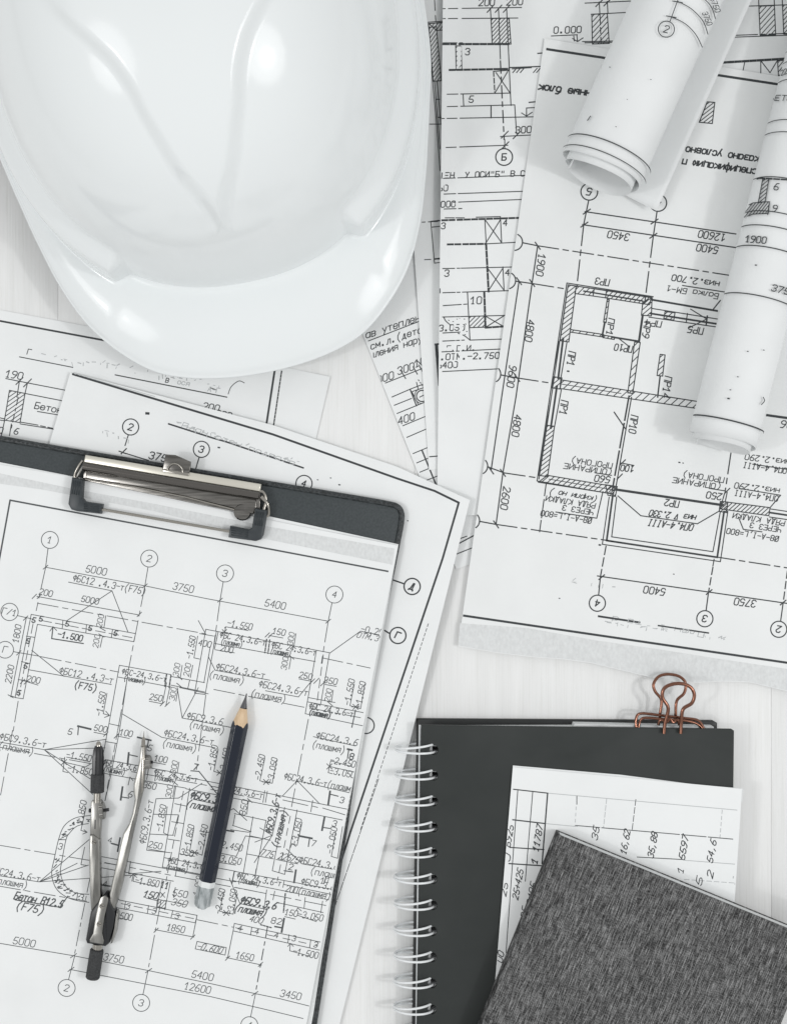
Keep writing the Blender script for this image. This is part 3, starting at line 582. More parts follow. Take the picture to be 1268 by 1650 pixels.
k.T('200', 55, 1095, 11, W=21); k.L(36, 1096, 62, 1104); k.tick(37, 1098, 5); k.tick(43, 1099, 5); k.T('ФБС12 .4.3-т', 140, 1088, 12, W=87); k.T('(F75)', 139, 1106, 12, W=36, w=1.7); k.L(46, 1079, 180, 1103); k.L(52, 1048, 104, 1090)
k.L(193, 1072, 276, 1087); k.L(191, 1091, 276, 1107); k.L(193, 1072, 174, 1178); k.L(208, 1076, 193, 1178); k.dash(204, 1102, 190, 1178, (34, 8)); k.T('ФБС-24.3.6-т', 233, 1088, 10, W=72, w=1.15); k.T(PL, 218, 1095, 9, W=34, w=1.15)
k.dash(269, 1086, 266, 1106, (4, 2), 2.2); k.dash(276, 1088, 273, 1108, (4, 2), 2.2); k.L(276, 1090, 330, 1100); k.L(276, 1104, 330, 1115); k.L(306, 1096, 303, 1110); k.L(290, 1108, 336, 1118)
k.T('250', 252, 1124, 11, W=20); k.L(241, 1130, 262, 1134); k.L(269, 1100, 262, 1134); k.L(274, 1108, 268, 1136); k.tick(262, 1134, 5); k.tick(270, 1135, 5); k.T('300', 279, 1118, 10, V8, W=20); k.L(287, 1110, 284, 1130); k.T('300', 285, 1079, 10, V8, W=20); k.L(294, 1072, 291, 1092); k.T('200', 302, 1079, 10, V8, W=20); k.L(311, 1072, 307, 1092); k.tick(290, 1092, 5, 40); k.tick(289, 1104, 5, 40)
k.T('-1.550', 308, 1043, 11, V8, W=36); k.L(319, 1025, 313, 1060, 322, 1062); k.T('400', 331, 1037, 11, W=20); k.T('-1.550', 163, 1134, 11, V8, W=38); k.L(173, 1117, 167, 1150, 177, 1153); k.L(171, 1146, 177, 1153, 169, 1156)
k.T('-1.550', 387, 1007, 12, W=40); k.L(362, 1012, 364, 1010, 400, 1016); k.L(364, 1011, 362, 1020); k.tick(362, 1018, 5); k.tick(362, 1018, 5, 45)
k.L(332, 1014, 532, 1052); k.L(332, 1014, 314, 1117, 331, 1119, 349, 1018); k.L(339, 1043, 329, 1100); k.L(347, 1037, 508, 1066); k.L(352, 1018, 346, 1046); k.T('ФБС 24.3.6-т', 392, 1029, 11, W=74, w=1.2); k.T(PL, 374, 1036, 9, W=34, w=1.15); k.T('200', 366, 1046, 11, W=20); k.L(347, 1047, 378, 1052)
k.dash(430, 1030, 427, 1052, (5, 2), 2); k.dash(435, 1031, 432, 1053, (5, 2), 2); k.T('150', 450, 1018, 11, W=20); k.L(434, 1024, 456, 1028); k.tick(431, 1023, 5); k.tick(436, 1024, 5); k.T('300', 469, 1029, 10, V8, W=20); k.L(477, 1021, 474, 1040); k.T('300', 459, 1069, 10, V8, W=20); k.L(469, 1060, 466, 1078); k.tick(473, 1042, 5, 40); k.tick(470, 1059, 5, 40)
k.T('ФБС 24.3.6-т', 474, 1045, 11, W=72, w=1.2); k.T(PL, 453, 1051, 9, W=32, w=1.2); k.L(320, 1000, 332, 1022); k.dd(322, 1021, 345, 1025)
k.T('-0.250', 603, 1017, 12, W=42); k.T('ОТМ.ЗЕМЛ', 604, 1028, 10, W=56, sl=.35); k.L(532, 1052, 581, 1017, 640, 1029)
k.L(510, 1048, 492, 1150); k.L(531, 1053, 517, 1134); k.dash(521, 1055, 510, 1140, (14, 6)); k.dd(519, 1060, 604, 1078)
k.T(FB, 388, 1081, 12, W=79); k.T(PL, 366, 1092, 12, W=56); k.L(347, 1080, 435, 1096); k.L(336, 1058, 347, 1080); k.T(FB, 457, 1109, 12, W=79); k.T(PL, 433, 1122, 12, W=56); k.L(428, 1113, 481, 1123, 500, 1100)
k.T('250', 493, 1089, 11, W=20); k.T('350', 533, 1097, 11, W=21); k.L(482, 1094, 503, 1098); k.L(524, 1103, 542, 1106); k.tick(503, 1098, 6); k.tick(510, 1097, 6); k.tick(521, 1101, 6); k.T('200', 529, 1120, 10, V8, W=20); k.L(537, 1112, 534, 1132); k.tick(532, 1134, 5, 40)
k.T('-1.550', 563, 1115, 11, V8, W=42); k.T('-1.850', 581, 1119, 11, V8, W=42); k.L(571, 1102, 564, 1137, 574, 1140); k.L(588, 1102, 581, 1142, 574, 1140); k.tick(573, 1139, 6); k.tick(573, 1139, 6, 45); k.tick(573, 1139, 6, 0)
k.dd(345, 1111, 497, 1141); k.L(496, 1131, 620, 1155); k.L(492, 1150, 620, 1177); k.L(497, 1124, 540, 1132); k.dd(500, 1141, 610, 1162); k.L(573, 1144, 567, 1172, w=1.7); k.T('ФБС 24.3.6-т', 534, 1144, 11, W=72, w=1.2); k.T(PL, 516, 1150, 9, W=34, w=1.7)
k.T('ФБС9.3.6', 331, 1158, 12, W=58); k.T(PL, 334, 1172, 12, W=56); k.L(286, 1108, 294, 1157, 320, 1108); k.L(294, 1157, 372, 1172); k.dd(332, 1120, 317, 1240); k.dd(497, 1159, 470, 1300)
k.T(FB, 551, 1192, 12, W=82); k.T(PL, 530, 1204, 12, W=52); k.L(505, 1187, 600, 1208)
k.T('ФБС9.3.6-т', 38, 1193, 12, W=75); k.T(PL, 27, 1206, 12, W=56); k.L(-10, 1194, 72, 1208, 172, 1191); k.L(72, 1208, 170, 1205); k.L(72, 1208, 146, 1255); k.L(72, 1208, 150, 1280); k.dd(0, 1204, 150, 1231); k.dash(21, 1177, 0, 1290, (30, 8)); k.dd(30, 1130, 22, 1178)
k.T('500', 163, 1174, 11, W=20); k.L(152, 1180, 172, 1184); k.T('100', 204, 1181, 11, W=20); k.L(190, 1186, 209, 1190); k.tick(171, 1183, 5); k.tick(188, 1186, 5); k.T('5', 114, 1179, 11, w=1.2); k.L(126, 1170, 147, 1175, w=3); k.L(127, 1171, 126, 1184, w=1.7)
k.L(176, 1166, 194, 1170); k.L(171, 1195, 189, 1198); k.L(174, 1178, 162, 1240); k.L(193, 1178, 180, 1245); k.dash(190, 1178, 168, 1300, (14, 6)); k.L(180, 1245, 170, 1290)
k.T(FB, 305, 1188, 12, W=80); k.T(PL, 290, 1202, 12, W=54); k.L(197, 1150, 261, 1188, 347, 1205)
k.T('-1.550', 128, 1219, 12, W=40); k.T('-1.850', 130, 1241, 12, W=40); k.L(108, 1220, 144, 1227); k.L(104, 1228, 138, 1236, 148, 1230); k.L(105, 1220, 102, 1243, 110, 1245); k.tick(104, 1228, 6); k.tick(104, 1228, 6, 45)
k.T('ФБС 24.3.6', 194, 1233, 11, W=54, w=1.2); k.T(PL, 185, 1242, 9, W=34, w=1.15); k.L(170, 1224, 300, 1248); k.L(168, 1246, 300, 1270); k.dd(172, 1236, 380, 1274); k.L(252, 1240, 250, 1258); k.L(240, 1238, 237, 1256)
k.T('100', 260, 1223, 11, W=20); k.L(246, 1228, 267, 1232); k.T('350', 242, 1266, 11, W=20); k.T('300', 281, 1236, 10, V8, W=20); k.L(289, 1228, 286, 1246); k.T('300', 273, 1275, 10, V8, W=20); k.L(282, 1266, 279, 1284); k.tick(284, 1250, 5, 40); k.tick(283, 1262, 5, 40); k.T('ФБС 24.3.6-т', 284, 1250, 10, W=70, w=1.2); k.T(PL, 267, 1255, 9, W=34, w=1.15)
k.T('5', 242, 1205, 11, w=1.2); k.L(222, 1188, 244, 1193, w=2.6); k.L(240, 1192, 238, 1204, w=1.7); k.L(208, 1213, 206, 1233, w=3); k.L(208, 1216, 222, 1219, w=1.7); k.T('6', 211, 1280, 11, w=1.2); k.L(198, 1268, 195, 1289, w=3); k.L(195, 1284, 208, 1286, w=1.7); k.L(207, 1265, 210, 1252, 215, 1258)
k.T('ФБС9.3.6-т', 236, 1324, 12, V8, W=70); k.T('-1.850', 260, 1318, 11, V8, W=42); k.L(252, 1287, 237, 1370, 275, 1374); k.L(252, 1287, 288, 1286, 326, 1262); k.L(247, 1312, 288, 1313); k.L(242, 1344, 280, 1346); k.L(270, 1300, 264, 1342, 272, 1346)
k.L(284, 1266, 262, 1398); k.L(306, 1270, 283, 1412); k.L(288, 1313, 279, 1346); k.L(282, 1295, 301, 1299); k.L(277, 1324, 296, 1327); k.L(271, 1352, 290, 1355); k.dash(296, 1275, 268, 1420, (14, 6)); k.T('250', 251, 1362, 11, W=21); k.L(240, 1368, 268, 1373)
k.T('-1.850', 305, 1349, 11, V8, W=40); k.T('-2.450', 327, 1349, 11, V8, W=40); k.L(313, 1335, 306, 1372, 315, 1374); k.L(322, 1339, 340, 1342); k.L(333, 1340, 326, 1378, 315, 1374); k.tick(314, 1374, 6); k.tick(314, 1374, 6, 45); k.tick(314, 1374, 6, 0); k.T('350', 302, 1374, 11, W=20); k.L(290, 1376, 314, 1380)
k.T('ФБС 24.3.6', 300, 1391, 11, W=58, w=1.2); k.T(PL, 286, 1399, 9, W=34, w=1.15); k.L(265, 1382, 380, 1404); k.L(262, 1397, 340, 1412)
ou = [(146, 1314), (122, 1318), (104, 1331), (95, 1353), (88, 1384), (84, 1404), (86, 1420), (93, 1434), (107, 1445), (124, 1451), (144, 1454)]; inn = [(143, 1327), (125, 1331), (113, 1342), (107, 1353), (100, 1389), (98, 1404), (101, 1418), (108, 1430), (118, 1437), (130, 1440), (144, 1441)]
k.curve(ou); k.curve(inn)
for t in range(70):
    i = random.choice([0, 1, 2, 4, 5, 6, 7, 8]); f = random.random(); g = random.uniform(.12, .88)
    a = (ou[i][0]*(1-f)+ou[i+1][0]*f, ou[i][1]*(1-f)+ou[i+1][1]*f); b = (inn[i][0]*(1-f)+inn[i+1][0]*f, inn[i][1]*(1-f)+inn[i+1][1]*f)
    x, y = a[0]*(1-g)+b[0]*g, a[1]*(1-g)+b[1]*g; k.seg(x, y, x+2.6, y-random.uniform(-1, 3), 1.5)
for i in (3, 4): k.seg(*ou[i], *inn[i], 1.2)
k.seg(124, 1451, 126, 1439, 1.2)
k.T('3', 98, 1364, 11); k.T('3', 132, 1446, 11); k.T('1.850', 132, 1308, 11, V8, W=36); k.L(139, 1302, 131, 1338, 140, 1341); k.L(136, 1337, 141, 1341, 134, 1344)
k.dd(0, 1362, 190, 1394); k.T('ФБС24.3.6-т', 26, 1409, 12, W=80); k.T(PL, 18, 1422, 12, W=54); k.L(-8, 1410, 64, 1421, 144, 1353); k.L(64, 1421, 143, 1394); k.L(64, 1421, 230, 1409); k.L(64, 1421, 125, 1391)
k.L(137, 1365, 131, 1393, 141, 1395); k.T('4', 178, 1354, 10); k.L(180, 1359, 191, 1362, w=2.4); k.L(194, 1350, 190, 1372, w=2.6); k.T('4', 170, 1424, 10); k.L(164, 1426, 178, 1428, w=2.4)
k.T('Бетон В12.5', 64, 1450, 14, W=78, w=2, sl=.3); k.L(25, 1450, 97, 1462, 110, 1444, w=1.7); k.T('(F75)', 50, 1463, 14, W=44, w=1.8, sl=.3); k.dd(0, 1428, 140, 1452)
k.L(163, 1380, 380, 1421); k.L(163, 1398, 280, 1420); k.dd(170, 1390, 420, 1438); k.L(211, 1388, 208, 1408); k.L(208, 1408, 260, 1404, w=1.15); k.L(215, 1410, 213, 1420); k.L(210, 1414, 215, 1408, 221, 1414)
k.T('-1.850', 238, 1421, 12, W=38); k.L(217, 1410, 215, 1420, 250, 1428); k.T('11', 266, 1426, 12, W=12, w=1.7); k.L(262, 1418, 252, 1470); k.L(275, 1421, 266, 1466); k.T('150', 244, 1442, 12, W=22, w=1.7, sl=.3); k.L(236, 1447, 256, 1452); k.T('550', 291, 1440, 12, W=23); k.T('350', 290, 1455, 12, W=24, sl=.3); k.L(283, 1430, 280, 1446, 285, 1442); k.L(266, 1451, 300, 1458); k.hatch([(254, 1449), (268, 1452), (267, 1464), (253, 1461)], 4, -45); k.T('Х', 262, 1442, 9); k.L(259, 1446, 266, 1438); k.L(259, 1438, 266, 1446)
k.L(186, 1448, 196, 1451, 318, 1475, 315, 1487, 186, 1462); k.L(203, 1452, 201, 1464); k.L(240, 1459, 238, 1472); k.L(279, 1467, 276, 1479); k.dash(196, 1456, 316, 1481, (14, 7)); k.dd(318, 1482, 376, 1494)
for x, y in ((207, 1460), (249, 1468), (286, 1476)): k.T('3', x, y, 10)
k.T('-1.500', 194, 1475, 12, W=40); k.L(190, 1479, 206, 1482); k.T('1850', 284, 1496, 12, W=28); k.L(250, 1498, 313, 1510); k.tick(252, 1499, 5); k.tick(311, 1510, 5); k.L(318, 1475, 311, 1510); k.L(376, 1500, 367, 1544)
k.L(318, 1517, 365, 1527, 363, 1539, 315, 1529, 318, 1517); k.T('-0.600', 339, 1528, 12, W=40, sl=.35)
k.T('5000', 40, 1518, 13, W=35); k.L(-20, 1516, 0, 1520, 119, 1540, 240, 1564, 340, 1585, 411, 1601, 450, 1609, 498, 1621); k.T('3750', 184, 1544, 13, W=32); k.T('5400', 327, 1572, 13, W=34); k.T('3450', 469, 1603, 13, W=33)
k.L(113, 1562, 340, 1606, 430, 1627, 496, 1643); k.T('12600', 319, 1592, 13, W=42)
for x, y in ((119, 1540), (115, 1562), (240, 1564), (411, 1601)): k.tick(x, y, 6, -35)
k.circ(108, 1592, '2', 13.7, 12, w=1.15); k.circ(228, 1616, '3', 13.7, 12, w=1.15); k.circ(402, 1652, '4', 13.7, 12, w=1.15)
k.L(111, 1579, 121, 1540); k.dash(121, 1536, 146, 1412, (6, 6, 26, 6)); k.L(231, 1602, 239, 1564); k.dash(240, 1558, 262, 1440, (6, 6, 40, 6)); k.L(404, 1639, 412, 1601); k.dash(413, 1594, 432, 1490, (6, 6, 18, 6), 1.6)
k.T('1650', 395, 1541, 12, W=28); k.L(365, 1543, 422, 1555); k.tick(367, 1544, 5); k.tick(420, 1554, 5)
k.L(376, 1500, 378, 1488, 516, 1518); k.L(376, 1500, 515, 1531); k.L(406, 1494, 404, 1507); k.L(466, 1506, 464, 1519); k.L(501, 1514, 499, 1527); k.dash(380, 1495, 512, 1524, (12, 14))
for x, y, t in ((387, 1496, '4'), (414, 1501, '4'), (446, 1507, '4'), (474, 1512, '3'), (509, 1522, '3')): k.T(t, x, y, 10, w=1.15)
k.T('-1.500', 493, 1536, 12, W=40); k.L(464, 1525, 468, 1520, 473, 1525); k.L(468, 1521, 467, 1532, 500, 1541); k.T('400', 414, 1482, 11, W=21, sl=.35); k.T('82', 446, 1484, 11, W=16); k.dash(420, 1490, 438, 1495, (3, 2), 2); k.L(443, 1493, 454, 1495, w=2.4); k.L(458, 1480, 454, 1502, w=3)
k.T('ФБС9.3.6', 418, 1455, 13, W=58, w=2, sl=.4); k.T(PL, 405, 1467, 13, W=50, w=1.8, sl=.35); k.L(370, 1415, 387, 1456, 432, 1466, w=1.2); k.T('-2.450', 355, 1452, 11, V8, W=40); k.T('-3.050', 374, 1453, 11, V8, W=40); k.L(361, 1437, 354, 1468, 365, 1471); k.L(383, 1440, 376, 1473, 365, 1471); k.tick(365, 1471, 6); k.tick(365, 1471, 6, 45); k.tick(365, 1471, 6, 0)
k.T('-1.050', 318, 1430, 10, V8, W=36); k.T('ФБС 24.3.6-т', 418, 1417, 11, W=72, w=1.2); k.T(PL, 402, 1421, 9, W=34, w=1.2); k.L(378, 1404, 540, 1434); k.L(376, 1419, 530, 1450); k.dd(380, 1430, 530, 1460); k.L(378, 1404, 374, 1424, w=1.8); k.L(458, 1420, 456, 1430); k.L(393, 1404, 391, 1412); k.L(413, 1400, 411, 1414)
k.T('ФБС9.3.6', 513, 1425, 12, W=54); k.T('200(плашмя)', 497, 1438, 12, W=72, sl=.2); k.L(457, 1425, 533, 1441); k.T('150', 470, 1471, 11, W=20); k.T('-3.050', 501, 1476, 12, W=40); k.L(459, 1477, 476, 1481); k.L(477, 1468, 480, 1463, 486, 1468); k.L(480, 1475, 510, 1485); k.dash(460, 1440, 457, 1470, (4, 2), 2.2); k.L(450, 1455, 528, 1472); k.L(492, 1446, 490, 1464); k.L(520, 1452, 517, 1471); k.L(430, 1434, 425, 1470); k.L(443, 1436, 440, 1450)
k.T('8', 567, 1219, 11, w=1.7); k.L(560, 1207, 577, 1211, w=3); k.L(562, 1208, 560, 1222, w=1.7); k.T('-2.450', 553, 1228, 12, W=40); k.T('-3.050', 552, 1245, 12, W=40); k.L(533, 1226, 566, 1235); k.L(531, 1235, 570, 1244); k.L(533, 1226, 529, 1245, 536, 1247); k.tick(531, 1235, 6); k.tick(531, 1235, 6, 45)
k.T('-2.450', 419, 1236, 11, V8, W=40); k.T('-3.050', 439, 1241, 11, V8, W=40); k.L(427, 1222, 419, 1258, 429, 1261); k.L(446, 1225, 439, 1262, 429, 1261); k.tick(429, 1260, 6); k.tick(429, 1260, 6, 45); k.tick(429, 1260, 6, 0)
k.T('ФБС24.3.6-т(плашмя', 515, 1261, 12, W=114); k.L(456, 1282, 479, 1258, 514, 1294); k.L(479, 1258, 570, 1279)
k.L(300, 1252, 376, 1267, 580, 1308); k.L(300, 1271, 376, 1286, 580, 1327); k.L(456, 1289, 496, 1298); k.L(504, 1299, 512, 1301); k.L(520, 1302, 556, 1313); k.L(504, 1290, 501, 1308); k.L(427, 1274, 424, 1293); k.L(431, 1275, 428, 1293); k.T('ФБС 24,3.6-т', 388, 1275, 11, W=72, w=1.15); k.dash(340, 1272, 420, 1288, (24, 6))
k.L(532, 1275, 529, 1296, w=3); k.L(533, 1280, 545, 1283, w=1.7); k.T('3', 551, 1289, 11, w=1.2); k.L(523, 1317, 519, 1338, w=3); k.L(519, 1333, 532, 1335, w=1.7); k.T('3', 539, 1327, 11, w=1.2)
k.T('-1.850', 343, 1221, 11, V8, W=40); k.L(352, 1207, 345, 1243, 355, 1246); k.T('-2.450', 362, 1226, 11, V8, W=40); k.L(372, 1213, 364, 1248, 355, 1246); k.tick(354, 1245, 6); k.tick(354, 1245, 6, 45); k.T('7', 316, 1236, 11, w=1.7); k.L(308, 1242, 321, 1243, 350, 1279, w=1.7)
k.T('ФБС9.3.6', 337, 1286, 13, W=58, w=2, sl=.35); k.T(PL, 330, 1300, 13, W=56, w=1.8, sl=.35); k.L(312, 1288, 360, 1298); k.T('850', 393, 1301, 11, V8, W=24); k.L(401, 1288, 398, 1312); k.tick(403, 1290, 5, 40)
k.T('ФБС9.3.6-т', 440, 1311, 12, -76, W=64, w=1.7, sl=.25); k.T(PL, 451, 1335, 12, -76, W=60, w=1.7, sl=.25); k.L(450, 1298, 439, 1346, 411, 1357); k.L(439, 1346, 410, 1390, w=1.2); k.L(439, 1346, 419, 1334); k.T('-3.050', 478, 1340, 11, V8, W=42); k.L(487, 1325, 479, 1362, 470, 1360); k.L(468, 1366, 471, 1359, 477, 1364)
k.T('7', 506, 1359, 11, w=1.15); k.L(482, 1347, 503, 1351, w=3); k.L(499, 1351, 497, 1364, w=1.7); k.T('-3.050', 535, 1354, 11, V8, W=42); k.L(541, 1340, 534, 1380, 544, 1383); k.L(552, 1332, 544, 1383); k.L(539, 1379, 545, 1383, 538, 1386)
k.T('-2.450', 371, 1363, 12, W=40); k.T('-3.050', 369, 1385, 12, W=40); k.L(352, 1374, 381, 1380, 396, 1347, 428, 1352); k.L(350, 1389, 380, 1394); k.T('775 225', 446, 1378, 12, W=48, sl=.3); k.T('75', 476, 1385, 11, W=14, sl=.3); k.L(445, 1385, 480, 1392)
k.L(372, 1337, 400, 1341, 405, 1340); k.L(365, 1338, 377, 1340, w=2.6); k.L(372, 1305, 377, 1303, 398, 1322, w=1.2); k.L(408, 1316, 393, 1404); k.L(429, 1322, 412, 1409); k.L(378, 1311, 429, 1322); k.L(379, 1313, 376, 1330); k.L(375, 1330, 405, 1340); k.L(398, 1376, 441, 1384, w=1.15); k.L(404, 1347, 436, 1354)
k.L(459, 1301, 439, 1403, 459, 1409, 479, 1305); k.dash(468, 1315, 447, 1420, (12, 8)); k.L(462, 1368, 487, 1392, 550, 1403); k.T('ФБС24.3.6', 514, 1391, 12, W=62); k.T('(плашм', 523, 1407, 12, W=44); k.T('2', 469, 1397, 11, w=1.2); k.L(458, 1403, 472, 1405, w=1.7); k.L(477, 1402, 474, 1422, w=3); k.T('1', 520, 1419, 11); k.L(526, 1412, 522, 1424, w=1.8); k.T('1', 529, 1418, 10)
k.build('printed_drawing', M['ink_soft'], r)
# ------------------------------------------------------------------ lever clip of the clipboard
def part_prism(name, pts, z0, z1, m, par, bev=.0003, zf=None): return prism(name, pts, z0, z1, m, par, bev, 2, zf)
part_prism('clip_base', [(137, 736), (421, 782), (419, 822), (378, 824), (134, 774)], .0056, .0092, M['metal_worn'], cb)
part_prism('clip_strip', [(138, 733), (421, 780), (419, 793), (135, 745)], .0085, .0122, M['beige'], cb, .0006)
tube('clip_roll', [P(135, 751, .0112), P(418, 798, .0112)], .0024, M['dark_nickel'], cb, 20)
# the dark pressing plate, dished, with a turned-up bright lip
pl_ = [(140, 758), (413, 803), (414, 817), (408, 829), (390, 822), (300, 800), (220, 784), (138, 771)]
part_prism('clip_plate', pl_, .0084, .0098, M['metal_worn'], cb, .0005)
tube('clip_lip', [P(x, y, .0098) for x, y in ((138, 772), (220, 785), (300, 801), (378, 821))], .0005, M['chrome'], cb, 8)
lathe('clip_pivot', P(391, 825, .0082), P(391, 825, .0099), [(0, .0046), (.0012, .0046), (.0017, .0040)], M['metal_worn'], cb, 24)
tabz = lambda c: 0
part_prism('clip_tab', [(267, 732), (283, 733), (308, 744), (307, 757), (304, 765), (262, 757)], .0118, .0128, M['metal_worn'], cb, .0004)
part_prism('clip_tab_foot', [(264, 755), (305, 762), (304, 767), (262, 760)], .0128, .0134, M['chrome'], cb, .0003)
tube('clip_tab_ring', catmull([P(x, y, .0136) for x, y in ((270, 757), (273, 751), (280, 747), (288, 749), (294, 755), (294, 761))], 5), .0005, M['chrome'], cb, 8)
wz = .0085
fr = catmull([P(134, 742, .0112), P(127, 752, .011), P(121, 766, .0105), P(120, 790, .0105), P(121, 810, .0105), P(128, 817, .0105), P(164, 821, .0105)], 6)+catmull([P(166, 821, .0105), P(270, 839, .0105), P(369, 856, .0105), P(405, 862, .0105), P(417, 856, .0105), P(423, 830, .0105), P(429, 805, .0105), P(424, 793, .011), P(417, 792, .0112)], 6)
tube('clip_wire', fr, .0008, M['chrome'], cb, 10)
tube('clip_wire', catmull([P(137, 748, .0122), P(131, 757, .0122), P(126, 766, .0118), P(124, 772, .011)], 5), .0007, M['steel'], cb, 8)
tube('clip_wire', catmull([P(421, 800, .0112), P(431, 812, .0105), P(433, 826, .009), P(430, 832, .0085)], 5), .0011, M['chrome'], cb, 8)
def boot(pts, ribs):
    b = part_prism('rubber_corner', pts, .0078, .0132, M['rubber'], cb, .0011)
    g = [tube_geo([P(x1, y1, .0132), P(x2, y2, .0132)], .00035, 6) for x1, y1, x2, y2 in ribs]
    obj('grip_rib', *join(*g), M['rubber'], b, True)
boot([(116, 769), (134, 772), (132, 802), (137, 808), (165, 812), (162, 828), (125, 824), (115, 821), (110, 812)], [(119+i*3.6, 774+i*.6, 116.5+i*3.6, 796+i*.6) for i in range(4)]+[(136, 812+i*3.4, 160, 816+i*3.4) for i in range(4)])
boot([(411, 819), (431, 822), (424, 862), (420, 869), (412, 872), (368, 866), (371, 847), (401, 853), (406, 850)], [(414+i*3.6, 824+i*.6, 411.5+i*3.6, 846+i*.6) for i in range(4)]+[(373, 851+i*3.6, 400, 855+i*3.6) for i in range(4)])

# ------------------------------------------------------------------ pencil
pz = .0078+.0041
pc = thing('pencil', (P(360, 1290).x, P(360, 1290).y, .0078), 'sharpened dark pencil with white band and silver end, lying on the foundation plan', 'pencil')
A0 = P(325, 1463, pz); A1 = P(398, 1116, pz); ax = (A1-A0); PL_ = ax.length; ax.normalize(); sx = ax.cross(Vector((0, 0, 1))).normalized(); uz = Vector((0, 0, 1))
Rf = .0041
def hexr(phi, rnd=.0):
    a = (phi % (math.pi/3))-math.pi/6
    return min(Rf*.97/math.cos(a), Rf*1.085)
NP = 72
cone_len = .0185; lead_r = .0012; lead_len = .0085
s_tip = PL_; s_cone0 = PL_-cone_len-lead_len*.35
slope = (Rf*1.1-.0009)/(cone_len)
def ring(s, rf): return [A0+ax*(s(p) if callable(s) else s)+(sx*math.cos(p)+uz*math.sin(p))*rf(p) for p in [2*math.pi*i/NP for i in range(NP)]]
def skin(name, rings, m, par, caps=True, ang=25):
    vs = [v for r in rings for v in r]; fs = []
    for i in range(len(rings)-1):
        for q in range(NP): fs.append((i*NP+q, i*NP+(q+1) % NP, (i+1)*NP+(q+1) % NP, (i+1)*NP+q))
    if caps:
        fs.append(tuple(range(NP-1, -1, -1))); b = (len(rings)-1)*NP; fs.append(tuple(b+q for q in range(NP)))
    return obj(name, vs, fs, m, par, True, ang)
def scallop(p): return PL_-.0006-(hexr(p)-.0002)/ (Rf*1.0)*(.0170)+.0008*math.sin(3*p+.4)+.0004*math.sin(7*p)
s1 = .0148; s2 = .0118
skin('pencil_body', [ring(s1, hexr), ring(s1+.0003, hexr), ring(lambda p: s1+(scallop(p)-s1)*.5, hexr), ring(scallop, hexr)], M['paint_black'], pc, False)
skin('white_band', [ring(s2, lambda p: hexr(p)*1.004), ring(s1, lambda p: hexr(p)*1.004)], M['band'], pc)
skin('dipped_end', [ring(lambda p: .0003+.0004*math.sin(2*p), lambda p: .0022), ring(lambda p: .0006+.0005*math.sin(3*p+1), lambda p: .0033), ring(lambda p: .0017+.0004*math.sin(5*p), lambda p: hexr(p)*.965), ring(.003, lambda p: hexr(p)*.99), ring(s2, lambda p: hexr(p)*.998)], M['silver_paint'], pc, True, 40)
coner = lambda s: max(.00025, (PL_-.0006-s)/.0170*Rf)
s_lead = PL_-.0085
skin('wood_cone', [ring(scallop, lambda p: hexr(p)*.99), ring(lambda p: scallop(p)*.5+s_lead*.5, lambda p: (hexr(p)+coner(s_lead))*.5), ring(s_lead, lambda p: coner(s_lead))], M['wood_raw'], pc, False, 60)
skin('pencil_lead', [ring(lambda p: s_lead+.0005*math.sin(2*p), lambda p: coner(s_lead)*1.0), ring(PL_-.003, lambda p: coner(PL_-.003)), ring(PL_-.0005, lambda p: .0003)], M['graphite'], pc)

# ------------------------------------------------------------------ drawing compass
cp = thing('drawing_compass', (P(165, 1400).x, P(165, 1400).y, .0078), 'steel drawing compass with opened legs and black grip, lying on the foundation plan', 'compass')
cz = .0120
leg = part_prism('leg', [(145, 1345), (151, 1345), (158, 1350), (161, 1354), (161.5, 1405), (163, 1450), (150, 1467), (147, 1467), (145, 1430), (144, 1387)], .0092, .0138, M['steel'], cp, .0007)
part_prism('leg_joint', [(147, 1293), (149, 1290), (162, 1290), (164, 1293), (162.5, 1330), (161, 1353), (157, 1351), (151, 1346), (145.5, 1345)], .0094, .0132, M['steel'], cp, .0006)
part_prism('slot', [(153, 1321), (154.6, 1321), (154.4, 1336), (152.9, 1336)], .0131, .01335, M['black'], cp, 0)
def screw(x, y, z, r, par=cp):
    s = lathe('screw', P(x, y, z-.0004), P(x, y, z+.0006), [(0, r), (.0007, r), (.001, r*.8)], M['chrome'], par, 20)
    obj('screw_slot', *tube_geo([P(x-r*2300, y-r*900, z+.0006), P(x+r*2300, y+r*900, z+.0006)], .00016, 5), M['black'], s)
screw(152, 1357, .0138, .0013)
def knurl(c, r, L, par=cp, m='steel', name='knurled_nut', d=Vector((1, .12, 0))):
    d = d.normalized(); lathe(name, c-d*L/2, c+d*L/2, [(0, r*.86), (L*.12, r), (L*.88, r), (L, r*.86)], M[m], par, 44, 20, .93)
knurl(P(165.5, 1306, cz-.0004), .0046, .0024)
lathe('screw_stem', P(169, 1305.5, cz), P(176, 1304.5, cz), [(0, .0009), (.0024, .0009)], M['black'], cp, 12); lathe('screw_stem', P(144, 1306, cz), P(148, 1306, cz), [(0, .0011), (.0014, .0011)], M['black'], cp, 12)
a, b = P(157, 1293, cz), P(157.5, 1270, cz); Lr = (b-a).length; lathe('lead_rod', a, b, [(0, .0019), (Lr, .0019)], M['chrome'], cp, 20)
a, b = P(157.3, 1277, cz), P(158, 1247, cz); Lr = (b-a).length; lathe('sleeve', a, b, [(0, .0032), (.0004, .0036), (Lr-.0004, .0036), (Lr, .0032)], M['handle'], cp, 60, 20, .95)
a, b = P(158, 1248, cz), P(159.3, 1202, cz); Lr = (b-a).length; lathe('lead_holder', a, b, [(0, .0031), (Lr*.6, .0031), (Lr*.88, .0026), (Lr, .0019)], M['black'], cp, 16, 20, .84)
